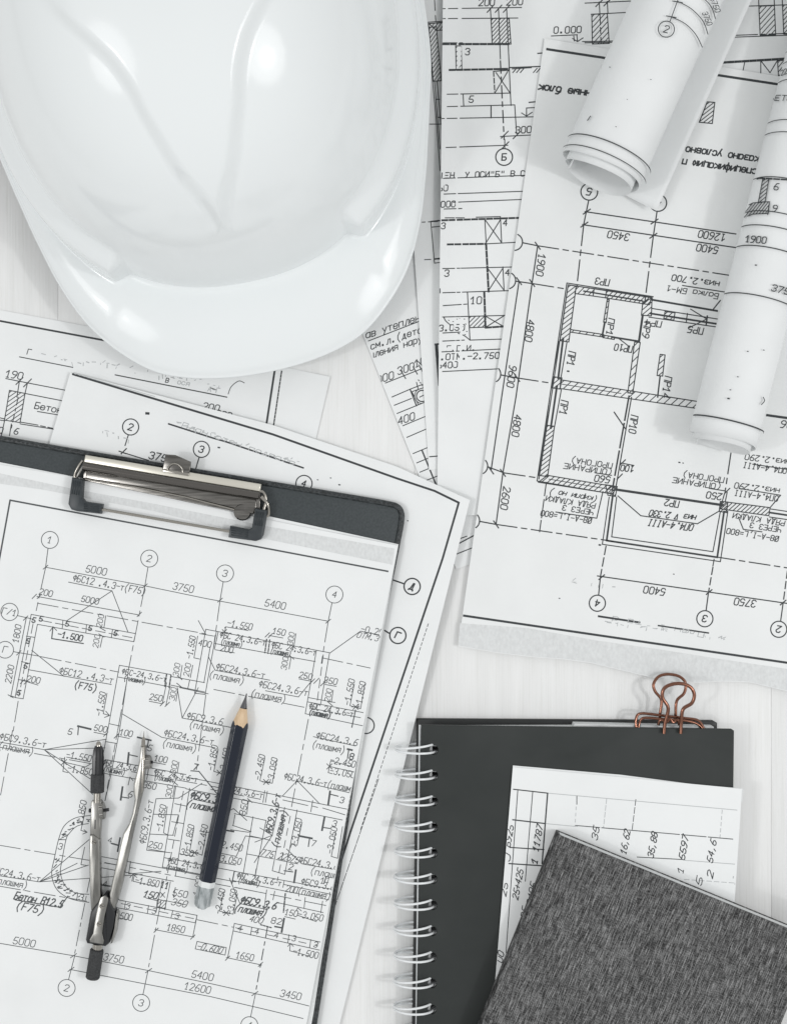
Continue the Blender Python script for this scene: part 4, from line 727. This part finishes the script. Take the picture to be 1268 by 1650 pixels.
a, b = P(159.2, 1203, cz), P(159.5, 1194.5, cz); Lr = (b-a).length; lathe('lead_collar', a, b, [(0, .0014), (Lr*.6, .0014), (Lr, .0007)], M['chrome'], cp, 14)
wl = [(227, 1203), (224.5, 1226), (219.5, 1248), (215.5, 1264), (215, 1277), (217, 1289), (213, 1312), (208, 1328), (198.7, 1344), (192, 1371), (182.7, 1413), (176, 1443), (174.5, 1456), (182.7, 1472), (189, 1453), (197, 1424), (213, 1347), (221, 1312), (230, 1275), (232.5, 1248), (234.5, 1203)]
part_prism('leg', wl, .0086, .0136, M['steel'], cp, .0012)
part_prism('leg_flank', [(231, 1203), (234.6, 1203), (232.8, 1248), (230.5, 1275), (228, 1282), (229, 1250)], .0134, .0139, M['chrome'], cp, .0002)
a, b = P(231, 1205, cz-.0006), P(232, 1188, cz-.0018); Lr = (b-a).length; lathe('needle_holder', a, b, [(0, .0011), (Lr*.8, .0010), (Lr, .0006)], M['chrome'], cp, 14)
a, b = P(232, 1189, cz-.0018), P(232.6, 1178, cz-.003); Lr = (b-a).length; lathe('needle', a, b, [(0, .0004), (Lr, .0001)], M['chrome'], cp, 8)
knurl(P(239, 1228, cz-.001), .0036, .0036); lathe('screw_stem', P(243, 1228, cz-.001), P(247, 1228, cz-.001), [(0, .0008), (.0013, .0008)], M['black'], cp, 10)
head = part_prism('hinge_head', [(169, 1440), (162, 1449), (146, 1470), (138, 1515), (140, 1521), (170, 1526), (176, 1521), (184, 1494), (187, 1472), (175, 1446), (172, 1440)], .0082, .0146, M['black'], cp, .0014)
part_prism('hinge_side', [(188, 1469), (191, 1474), (187, 1502), (181, 1520), (178, 1522), (184, 1496), (186, 1480)], .0086, .0142, M['steel'], cp, .0008)
part_prism('hinge_plate', [(168, 1443), (162.7, 1446.7), (160, 1453), (156, 1470), (153, 1486), (150.5, 1504), (144.8, 1514), (145, 1518.5), (166.7, 1522), (168, 1516), (165.3, 1504), (169, 1477), (174, 1456), (174.5, 1448), (172, 1444)], .0146, .0156, M['steel'], cp, .0004)
screw(165, 1460, .0156, .0014); screw(160.5, 1489, .0156, .0014)
a, b = P(158, 1521, cz), P(157, 1531, cz); Lr = (b-a).length; lathe('grip_neck', a, b, [(0, .0026), (Lr, .0026)], M['chrome'], cp, 20)
a, b = P(157, 1529, cz), P(149.5, 1577, cz); Lr = (b-a).length; lathe('grip', a, b, [(0, .0030), (.0006, .0036), (Lr-.0008, .0037), (Lr, .0031)], M['handle'], cp, 64, 20, .965)

# ------------------------------------------------------------------ rolled drawings
def roll(label, base0, dirpx, r, zc, turns, L, m, flap, tele, phi0, names='rolled_drawing', tilt=0.0, shift=0.0, tail=0.0):
    """sheet rolled round an axis lying on the floor plan; flap = how the loose outer edge opens"""
    c0 = P(base0[0], base0[1], zc); d = Vector((dirpx[0], -dirpx[1], tilt)).normalized()
    s = Vector((0, 0, 1)).cross(d).normalized()*-1   # to the right, seen from above, looking along the roll
    u = d.cross(s)*-1
    if u.z < 0: u = -u
    root = thing(names, (c0.x, c0.y, zc-r), label, 'rolled drawing', 'paper rolls lying on the floor plan')
    N = int(60*turns); th = .00012; vs = []; rows = []
    def prof(i):
        t = i/N; ph = phi0-2*math.pi*turns*(1-t)   # angle grows outward, ends at phi0
        rr = r*(1-.16*(turns*(1-t)))if turns*(1-t) > 0 else r
        rr = r*(1-.13*turns*(1-t)) - (.0006 if t < 1 else 0)*0
        fl = flap(t*turns, turns)
        return ph, rr+fl, t
    ns = 36
    for i in range(N+1):
        ph, rr, t = prof(i)
        off = tele*(1-t)*turns
        wob = .0006*math.sin(i*.21)
        for j in range(ns+1):
            q = -off+wob+(L+off)*j/ns
            vs.append(c0+d*q+(s*math.cos(ph)+u*math.sin(ph))*rr)
    for i in range(1, 15):                                   # the loose end runs out flat on the plan
        xx = tail*i/14; t0 = Vector((-math.sin(phi0), math.cos(phi0)))
        for j in range(ns+1):
            off = shift*(i/14)
            q = -off+(L+off)*j/ns; a_ = math.cos(phi0)*r+t0.x*xx; b_ = math.sin(phi0)*r+t0.y*xx+.0045*(i/14)**2
            vs.append(c0+d*q+s*a_+u*b_)
    if tail: N += 14
    else: vs = vs[:(N+1)*(ns+1)]
    fs = [(i*(ns+1)+j, (i+1)*(ns+1)+j, (i+1)*(ns+1)+j+1, i*(ns+1)+j+1) for i in range(N) for j in range(ns)]
    o = obj('rolled_sheet', vs, fs, m, root, True)
    so = o.modifiers.new('thickness', 'SOLIDIFY'); so.thickness = .00022; so.offset = 0
    def surf(x, y, e):
        o_ = Vector((0, 0, H)); w = (P(x, y, 0)-o_).normalized(); R = r+.00013+e
        oc = o_-c0; a_ = w-d*w.dot(d); b_ = oc-d*oc.dot(d)
        A = a_.dot(a_); B = 2*a_.dot(b_); C = b_.dot(b_)-R*R; D = B*B-4*A*C
        if D < 0: return None
        return o_+w*((-B-math.sqrt(D))/(2*A))
    return root, surf
def flapA(t, T):
    x = t-(T-.62)
    return 0 if x < 0 else .006*min(1, x/.62)**1.6
r1 = .0232
root, su = roll('wider paper roll with a circled 2 and an open spiral end', (971, 272), (.41, -.91), r1, .0042+r1, 2.3, .20, M['paper_warm'], lambda t, T: 0, .0032, math.radians(-86), shift=.004, tail=.034)
k = Ink(su, None, 70); k.w = 1.4
k.circ(1073, 47, '2', 13, 13, 14, 1.5); k.L(1079, 34, 1093, -4); k.tick(1081, 27, 8, 10); k.tick(1091, 3, 8, 10)
k.curve([(1081, 27), (1103, 38), (1120, 55), (1131, 76)]); k.curve([(1091, 2), (1113, 14), (1132, 34), (1140, 55)]); k.curve([(1126, -8), (1139, 3), (1147, 14), (1152, 30)])
k.T('3750', 1139, 30, 10, 68, W=22, w=1.1); k.T('5750', 1152, 8, 10, 70, W=24, w=1.1); k.specks([(982, 108, 1.3), (992, 204, 1.2), (1048, 128, 1.2), (1010, 160, 1)]); k.L(946, 194, 951, 187)
def endline(k, q, w, c0, d, r):
    pass
k.build('printed_drawing', M['ink'], root)
def hoops(root, base0, dirpx, r, zc, qs, m, a0=8, a1=172, tilt=0.0, name='border_line'):
    c0 = P(base0[0], base0[1], zc); d = Vector((dirpx[0], -dirpx[1], tilt)).normalized(); s = Vector((0, 0, 1)).cross(d).normalized()*-1; u = d.cross(s)
    if u.z < 0: u = -u
    for q, w in qs:
        V = []; F = []
        for i in range(61):
            a = math.radians(a0+(a1-a0)*i/60); rad = (s*math.cos(a)+u*math.sin(a))*(r+.00018)
            V += [c0+d*(q-w/2)+rad, c0+d*(q+w/2)+rad]
            if i: F.append((2*i-2, 2*i-1, 2*i+1, 2*i))
        obj(name, V, F, m, root)
hoops(root, (971, 272), (.41, -.91), r1, .0042+r1, [(.0012, .0005), (.0072, .0006)], M['ink'], 2, 176)
r2 = .0186; z2 = .0042+r2
root2, su2 = roll('narrower paper roll printed with 1900 and hatched 6 and 9 marks', (1166, 706), (.247, -.969), r2, z2, 2.2, .30, M['paper_warm'], lambda t, T: 0, .0026, math.radians(-86), shift=.002, tail=.0175)
k = Ink(su2, None, 3); k.w = 1.5
q = [(1192, 397), (1203, 389), (1222, 386), (1268, 393), (1300, 400)]
def hoopcurve(y0, w=1.5, x0=None):
    # ring line across the roll crossing its left side at height y0
    c0 = P(1166, 706, z2); d = Vector((.247, .969, 0)).normalized(); s = Vector((d.y, -d.x, 0)); qv = (706-y0)*SC*.985/.969
    V = []; F = []
    for i in range(61):
        a = math.radians(4+172*i/60); rad = (s*math.cos(a)+Vector((0, 0, 1))*math.sin(a))*(r2+.0002)
        V += [c0+d*(qv-w*SC/2)+rad, c0+d*(qv+w*SC/2)+rad]
        if i: F.append((2*i-2, 2*i-1, 2*i+1, 2*i))
    k0 = len(k.V); k.V += V; k.F += [tuple(i+k0 for i in f) for f in F]
for y0, w in ((492, 1.7), (418, 1.7), (386, 1.6), (364, 1.5), (311, 1.5), (241, 1.4), (222, 1.4), (158, 1.4), (128, 1.3), (110, 1.2), (88, 1.2)): hoopcurve(y0, w)
k.T('1900', 1217, 386, 12, 5, W=33, w=1.6); k.T('3750', 1262, 468, 12, 14, W=38, w=1.7)
k.hatch([(1228, 289), (1238, 288), (1232, 325), (1221, 326)], 4.5, -40); k.T('6', 1250, 301, 12, 5); k.T('9', 1248, 336, 12, 5)
k.hatch([(1199, 334), (1212, 327), (1239, 325), (1237, 344), (1212, 345), (1194, 352)], 3.8, -52); k.dbl(1208, 293, 1222, 287, 2.6); k.dbl(1222, 287, 1275, 290, 2.6); k.L(1239, 325, 1236, 346)
k.T('БЕТОН', 1262, 158, 10, 2, W=46, w=1.2, sl=.3); k.T('1225', 1262, 116, 9, -20, W=22, w=1.1, sl=.3)
k.specks([(1173, 642, 2.4), (1204, 566, 1.6), (1188, 607, 1.5), (1217, 427, 2), (1176, 628, 1.5), (1230, 564, 1.5)]); k.curve([(1229, 640), (1231, 646), (1226, 652)], 1.4)
k.build('printed_drawing', M['ink'], root2)
hoops(root2, (1166, 706), (.247, -.969), r2, z2, [(.0075, .00075)], M['ink'], 4, 176)

# ------------------------------------------------------------------ spiral notebook
nb = thing('spiral_notebook', (P(900, 1420).x, P(900, 1420).y, 0), 'black spiral-bound notebook with white wire rings along its left edge', 'notebook')
part_prism('back_cover', [(671, 1158), (1148, 1161), (1155, 1165), (1150, 1900), (660, 1900)], .0004, .0026, M['cover_edge'], nb, .0005)
# front cover with punched holes
zc0, zc1 = .0122, .0146
ry = [1208.5, 1250, 1291.7, 1333.4, 1375, 1417, 1459, 1501, 1543, 1585, 1627, 1669, 1711]
hx = lambda y: 700-(y-1208)*.0075
def punched(name, outline, zt, zb, hole, m, bev):
    cu = bpy.data.curves.new(name, 'CURVE'); cu.dimensions = '2D'; cu.fill_mode = 'BOTH'; cu.extrude = (zt-zb)/2-bev; cu.bevel_depth = bev; cu.bevel_resolution = 2
    def poly(pts):
        s = cu.splines.new('POLY'); s.points.add(len(pts)-1)
        for p, (x, y) in zip(s.points, pts): p.co = (x, y, 0, 1)
        s.use_cyclic_u = True
    out = [P(x, y, zt) for x, y in outline]
    poly([(v.x, v.y) for v in out])
    for y in ry:
        c = P(hx(y)+1, y, zc1); poly([(c.x+q_[0], c.y+q_[1]) for q_ in hole])
    to = bpy.data.objects.new('tmp', cu); COL.objects.link(to); dg = bpy.context.evaluated_depsgraph_get()
    me = bpy.data.meshes.new_from_object(to.evaluated_get(dg)); bpy.data.objects.remove(to)
    vs = [v.co+Vector((0, 0, (zt+zb)/2)) for v in me.vertices]; fs = [list(p.vertices) for p in me.polygons]
    return obj(name, vs, fs, m, nb)
punched('page_block', [(676, 1173), (924, 1172), (926, 1167), (1149, 1172), (1140, 1900), (668, 1900)], .0112, .0027, [(-.0016, -.0016), (.0022, -.0016), (.0022, .0016), (-.0016, .0016)], M['pages'], .0002)
punched('front_cover', [(680, 1169.5), (1178, 1176), (1181, 1178), (1180, 1268), (1170, 1900), (668, 1900)], zc1, zc0, [(-.0006+.0027*math.cos(t), .0029*math.sin(t)) for t in [2*math.pi*i/24 for i in range(24)]], M['cover'], .0004)
# binding edge: the white line between the covers
obj('spine_strip', *tube_geo([P(676.5, 1168, .0128), P(668.3, 1900, .0128)], .00055, 8), M['wire_white'], nb, True)
def ring_geo(y):
    """double wire loop: up from under the block, round the spine, into the hole"""
    cx, cy = hx(y)-30, y; g = []
    zc, rz = .0098, .0082
    for sg in (-1, 1):
        pts = []
        for i in range(33):
            a = math.radians(-38+ (360-38+32)*i/32)      # from under the right side, anticlockwise seen from the front
            X = cx+(32.5)*math.cos(a)*(1 if math.cos(a) < 0 else .97)
            Z = zc+rz*math.sin(a)
            f = (math.cos(a)+1)/2                         # 0 at spine, 1 at the holes
            hh = 1.6+5.2*f**.8 if math.sin(a) > -.2 else 1.6+4.5*f
            pts.append((X, cy+sg*hh+(1-f)*3.0*math.sin(a)*0-2.5*f*(math.sin(a) > 0)*f, Z))
        g.append(pts)
    # world points: place over the right spot as seen at the height of the cover
    def w(p):
        v = P(p[0], p[1], zc1); return Vector((v.x, v.y, p[2]))
    a = [w(p) for p in g[0]]; b = [w(p) for p in reversed(g[1])]
    path = a+b
    return tube_geo(path, .00062, 8, True)
V, F = ring_geo(1208.5)
base = None
c_0 = P(hx(1208.5), 1208.5, zc1)
for y in ry:
    c = P(hx(y), y, zc1)
    if base is None:
        base = obj('wire_ring', V, F, M['wire_white'], nb, True); o = base
    else:
        o = base.copy(); COL.objects.link(o); o.parent = nb; o.location = (c.x-c_0.x, c.y-c_0.y, random.uniform(-.0002, .0002)); o.rotation_euler = (0, 0, 0)

# ------------------------------------------------------------------ copper binder clip
bc = thing('binder_clip', (P(1080, 1160).x, P(1080, 1160).y, .006), 'copper wire binder clip holding the notebook pages by their top edge', 'binder clip')
def wire(name, pts, r=.0008): tube(name, catmull([P(x, y, z) for x, y, z in pts], 7), r, M['copper'], bc, 10)
wire('clip_handle', [(1062.5, 1162, .0085), (1063, 1150, .0088), (1065, 1128, .009), (1055, 1114, .0088), (1052.5, 1102, .0086), (1061, 1090, .0084), (1076, 1086.5, .0083), (1094, 1090, .0084), (1104, 1101, .0086), (1101.5, 1117, .0088), (1090, 1129, .009), (1088, 1150, .0088), (1088, 1162, .0085)])
wire('clip_handle', [(1069, 1182, .0165), (1071, 1165, .0168), (1076, 1141, .018), (1067, 1124, .0186), (1069, 1110, .019), (1081, 1103, .0193), (1097, 1101.5, .0193), (1111.6, 1107, .019), (1118, 1119, .0186), (1114, 1133, .0182), (1100, 1143, .0178), (1097, 1165, .0168), (1096, 1182, .0165)], .00095)
wire('clip_jaw', [(1024.5, 1172, .0120), (1024.5, 1157, .0116), (1033, 1149.6, .011), (1066, 1153, .011), (1101.5, 1157, .0112), (1124, 1161, .0116), (1134, 1175, .0120)], .00075)
wire('clip_jaw', [(1028, 1172, .0118), (1031, 1162, .0115), (1039, 1156.7, .0122), (1070, 1159, .0125), (1101.5, 1161, .0125), (1121.7, 1166, .0120), (1133, 1176, .0118)], .00075)
wire('clip_jaw', [(1060, 1168, .0116), (1064, 1160, .0125), (1074, 1163, .0132), (1079, 1158, .0134), (1084, 1164, .0134), (1091, 1160, .0130), (1094, 1168, .012)], .0008)

# ------------------------------------------------------------------ folded table sheet on the notebook
zF = lambda x, y: .0158+wav(x, y, .00005, 1, 1)+.0004*sst(1150, 1195, x)
for i, (dx, dy) in enumerate(((3.5, -2.0),)):
    pass
r, po, su = sheet('table_sheet', [(826, 1236), (1000, 1252), (1195, 1271)], [(796, 1600), (900, 1610), (1172, 1620)], zF, M['paper'],
    'folded white sheet with a ruled table of handwritten numbers on the notebook', 'paper sheet', None, 40, 40)
for a_, b_, z_ in ((0, -2.6, .0152), (1.5, -1.2, .0149)):
    nv = [(826+a_, 1236+b_), (1000+a_, 1251+b_), (1120, 1264), (1196+a_, 1273+b_), (1194+a_, 1292), (826, 1262)]
    prism('folded_layer', nv, z_-.00015, z_+.00005, M['paper_warm'], r, 0)
k = ink(r, po, su, 5); k.w = 1.3; kp = ink(r, po, su, 5); kp.w = 1.1
k.L(820, 1271, 882, 1278, w=1.8); kp.L(882, 1278, 1194, 1306); k.L(834, 1273, 815, 1535); k.L(858, 1276, 846, 1420); k.L(882, 1278, 873, 1392, w=2.2); k.L(818, 1320, 878, 1327, w=2); kp.L(878, 1327, 930, 1332); k.dash(926, 1330, 1190, 1353, (40, 3)); k.L(814, 1365, 876, 1369, w=1.8); k.L(812, 1391, 872, 1395, w=2)
k.L(1026, 1381, 1100, 1385); kp.L(1100, 1386, 1190, 1393); k.L(929, 1282, 929, 1296); kp.dash(977, 1287, 972, 1333, (8, 3)); k.dash(1024, 1288, 1018, 1337, (10, 3), 1.1); kp.dash(1163, 1305, 1159, 1354, (6, 4)); kp.dash(1102, 1417, 1185, 1423, (8, 4)); kp.dash(928, 1300, 926, 1330, (5, 5))
for t, x, y, w_, wd in (('6925', 820, 1346, 34, 1.5), ('11787', 866, 1350, 42, 1.6), ('35', 959, 1342, 20, 1.4), ('16,62', 1007, 1356, 38, 1.5), ('35,88', 1051, 1361, 40, 1.6), ('5597', 1101, 1365, 38, 1.6), ('54,6', 1146, 1371, 36, 1.5), ('2', 1144, 1408, 10, 1.5), ('1', 1096, 1402, 10, 1.3), ('5', 1126, 1419, 12, 1.3), ('25+425', 834, 1424, 48, 1.5), ('1', 861, 1387, 9, 1.8), ('2405', 856, 1440, 36, 1.4), ('2405', 843, 1480, 36, 1.4), ('100', 805, 1546, 26, 1.4), ('25', 812, 1432, 20, 1.4), ('0', 817, 1381, 10, 1.5)):
    k.T(t, x, y, 11, -80, W=w_, w=wd, sl=.42)
kp.smudge(1186, 1360, 1190, 1390, 8, 6); kp.smudge(1180, 1405, 1184, 1425, 5, 5)
k.build('printed_table', M['ink'], r); kp.build('faint_ruling', M['ink_pale'], r)

# ------------------------------------------------------------------ cloth-covered book
b0, b1 = .0166, .0285
bk = thing('cloth_book', (P(1050, 1560).x, P(1050, 1560).y, b0), 'dark grey cloth-covered book lying tilted on the notebook', 'book')
k0 = (1-b0/H)/(1-b1/H)
BC = [(900, 1345), (1313, 1514), (1120, 1990), (706, 1826)]
part_prism('cover', BC, b1-.0010, b1, M['fabric'], bk, .0004)
def inset(P4, d):
    c = (sum(p[0] for p in P4)/4, sum(p[1] for p in P4)/4); o = []
    for x, y in P4:
        L = math.hypot(x-c[0], y-c[1]); o.append((x+(c[0]-x)/L*d, y+(c[1]-y)/L*d))
    return o
def rawprism(name, pts, z0, z1, m, par, bev=.0003):
    # same plan outline for every layer of the book (given at cover height)
    f = (1-b1/H)/(1-z1/H); q = [(634+(x-634)*f, 825+(y-825)*f) for x, y in pts]
    return prism(name, q, z0, z1, m, par, bev)
rawprism('page_block', inset(BC, 2), b0+.0011, b1-.0011, M['pages'], bk, 0)
rawprism('cover', BC, b0, b0+.001, M['fabric'], bk, .0003)
rawprism('spine', [(900, 1345), (903, 1346.2), (709, 1827), (706, 1826)], b0+.0011, b1-.0011, M['fabric'], bk, 0)

# ------------------------------------------------------------------ hard hat
YAW = math.radians(10.5); HO = Vector((-.1017, .2526, 0))
hh = thing('hard_hat', HO, 'glossy white hard hat with a raised front panel, its brim over the loose sheets', 'hard hat')
cY, sY = math.cos(YAW), math.sin(YAW)
def hw(x, y, z): return HO+Vector((x*cY-y*sY, x*sY+y*cY, z))
NT = 900; NR = 220
Ah, Bh, nn = .1035, .135, 2.3
def baseR(t):      # t measured from the front (-y), positive to +x
    s, c = abs(math.sin(t)), abs(math.cos(t)); return 1/((s/Ah)**nn+(c/Bh)**nn)**(1/nn)
oy = [(0, -182), (23, -180.5), (40, -177), (55, -171), (70, -159), (84, -142), (95, -119), (102, -96), (108, -71), (114, -45), (118, 0), (112, 60), (92, 110), (50, 138), (0, 146)]
oa = [math.atan2(x, -y) for x, y in oy]; orr = [math.hypot(x, y)/1000 for x, y in oy]
oq = catmull([Vector((a, r_, 0)) for a, r_ in zip(oa, orr)], 12)
def interp(x, q):
    lo, hi = 0, len(q)-1
    while hi-lo > 1:
        m_ = (lo+hi)//2
        if q[m_].x <= x: lo = m_
        else: hi = m_
    f = (x-q[lo].x)/max(q[hi].x-q[lo].x, 1e-9); return q[lo].y*(1-f)+q[hi].y*min(1, max(0, f))
def rimz(y): return .024 if y < -.06 else .024-.020*min(1, (y+.06)/.2)
WY = [(-.1195, .0006), (-.114, .0032), (-.108, .0066), (-.099, .0122), (-.088, .0165), (-.077, .0205), (-.066, .0235), (-.055, .0285), (-.047, .034), (-.040, .0395), (-.03, .048), (-.018, .057), (0, .066), (.05, .085), (.2, .12)]
wq = catmull([Vector((a, b, 0)) for a, b in WY], 8)
def panel(x, y):
    if y < -.1235: return 0
    w_ = interp(max(y, -.1195), wq); e = .001; w2 = interp(max(y+e, -.1195), wq); sl = min(9, abs(w2-w_)/e)
    dd_ = (w_-abs(x))/math.sqrt(1+sl*sl)
    if y < -.1195: dd_ = min(dd_, .0006+(y+.1195)*1.0)
    return sst(-.0041, .0041, dd_)*(1-sst(.038, .060, abs(x)))
def dome_pt(t, rho):
    R = baseR(t); r_ = R*rho; x = r_*math.sin(t); y = -r_*math.cos(t)
    zb = rimz(y)+.004
    z = zb+(.160-zb)*max(0, 1-rho**2.5)**(1/2.15)
    S = sst(math.radians(24.5), math.radians(28), abs(t))*(1-.4*sst(1.6, 2.4, abs(t)))
    lowb = 1-sst(.050, .064, z)
    lowf = 1-sst(.030, .080, z)
    ex = .0092*S*lowb + .0018*lowf*(1-S)
    # small gutter line above the brim at the sides
    p = panel(x, y)*.0034*sst(.05, .075, z)
    f = 1+(ex+p*.55)/max(r_, .02)
    return x*f, y*f, z+p
V = []; F = []
rhos = [(1-(1-(j/NR)**1.5)**2.15)**(1/2.5) for j in range(NR+1)]
for j in range(NR+1):
    for i in range(NT):
        V.append(hw(*dome_pt(-math.pi+2*math.pi*i/NT, rhos[j])))
for j in range(NR):
    for i in range(NT): F.append((j*NT+i, (j+1)*NT+i, (j+1)*NT+(i+1) % NT, j*NT+(i+1) % NT))
sh = obj('shell', V, F, M['plastic'], hh, True)
# brim with a rounded lip and an underside
V = []; F = []; prof = []
NB = 36
for i in range(NT):
    t = -math.pi+2*math.pi*i/NT; R0x, R0y, z0 = dome_pt(t, 1.0); R0 = math.hypot(R0x, R0y)-.0015; R1 = interp(abs(t), oq)
    zt = rimz(-R1*math.cos(t)); fr_ = sst(1.3, .2, abs(t)) if abs(t) < 1.3 else 0
    fr_ = 1-sst(.35, 1.15, abs(t))
    col = []
    for j in range(NB+1):
        s_ = j/NB; r_ = R0+(R1-R0)*s_
        z = z0+.0005-(z0-zt+.0005)*(s_**1.15)-.0025*fr_*math.sin(math.pi*s_)*-1.0
        z += .0035*fr_*max(0, 1-s_*9)**2*1.0 + .0012*(1-fr_)*max(0, 1-s_*5)**2
        z -= .0030*fr_*s_**3
        z -= .0008*(1-fr_)*math.exp(-((s_-.70)/.10)**2)
        if s_ > .93: z -= .0010*((s_-.93)/.07)**2
        col.append((r_, z))
    rl, zl = col[-1]
    for a_ in (20, 50, 90, 130, 160): col.append((rl+.0011*math.sin(math.radians(a_)), zl-.0011+.0011*math.cos(math.radians(a_))))
    col.append((rl-.0008, zl-.0024)); col.append((R0+(R1-R0)*.5, (z0+zl)/2-.003)); col.append((R0-.001, z0-.004))
    V += [hw(r_*math.sin(t), -r_*math.cos(t), z) for r_, z in col]
K = len(col)
for i in range(NT):
    for j in range(K-1): F.append((i*K+j, i*K+j+1, ((i+1) % NT)*K+j+1, ((i+1) % NT)*K+j))
obj('brim', V, F, M['plastic'], hh, True, 70)
c = hw(.1085, -.018, .034)
prism('accessory_slot', [(639, -14), (652, -14), (652, 5), (640, 5)], .031, .046, M['slot'], hh, .0006)
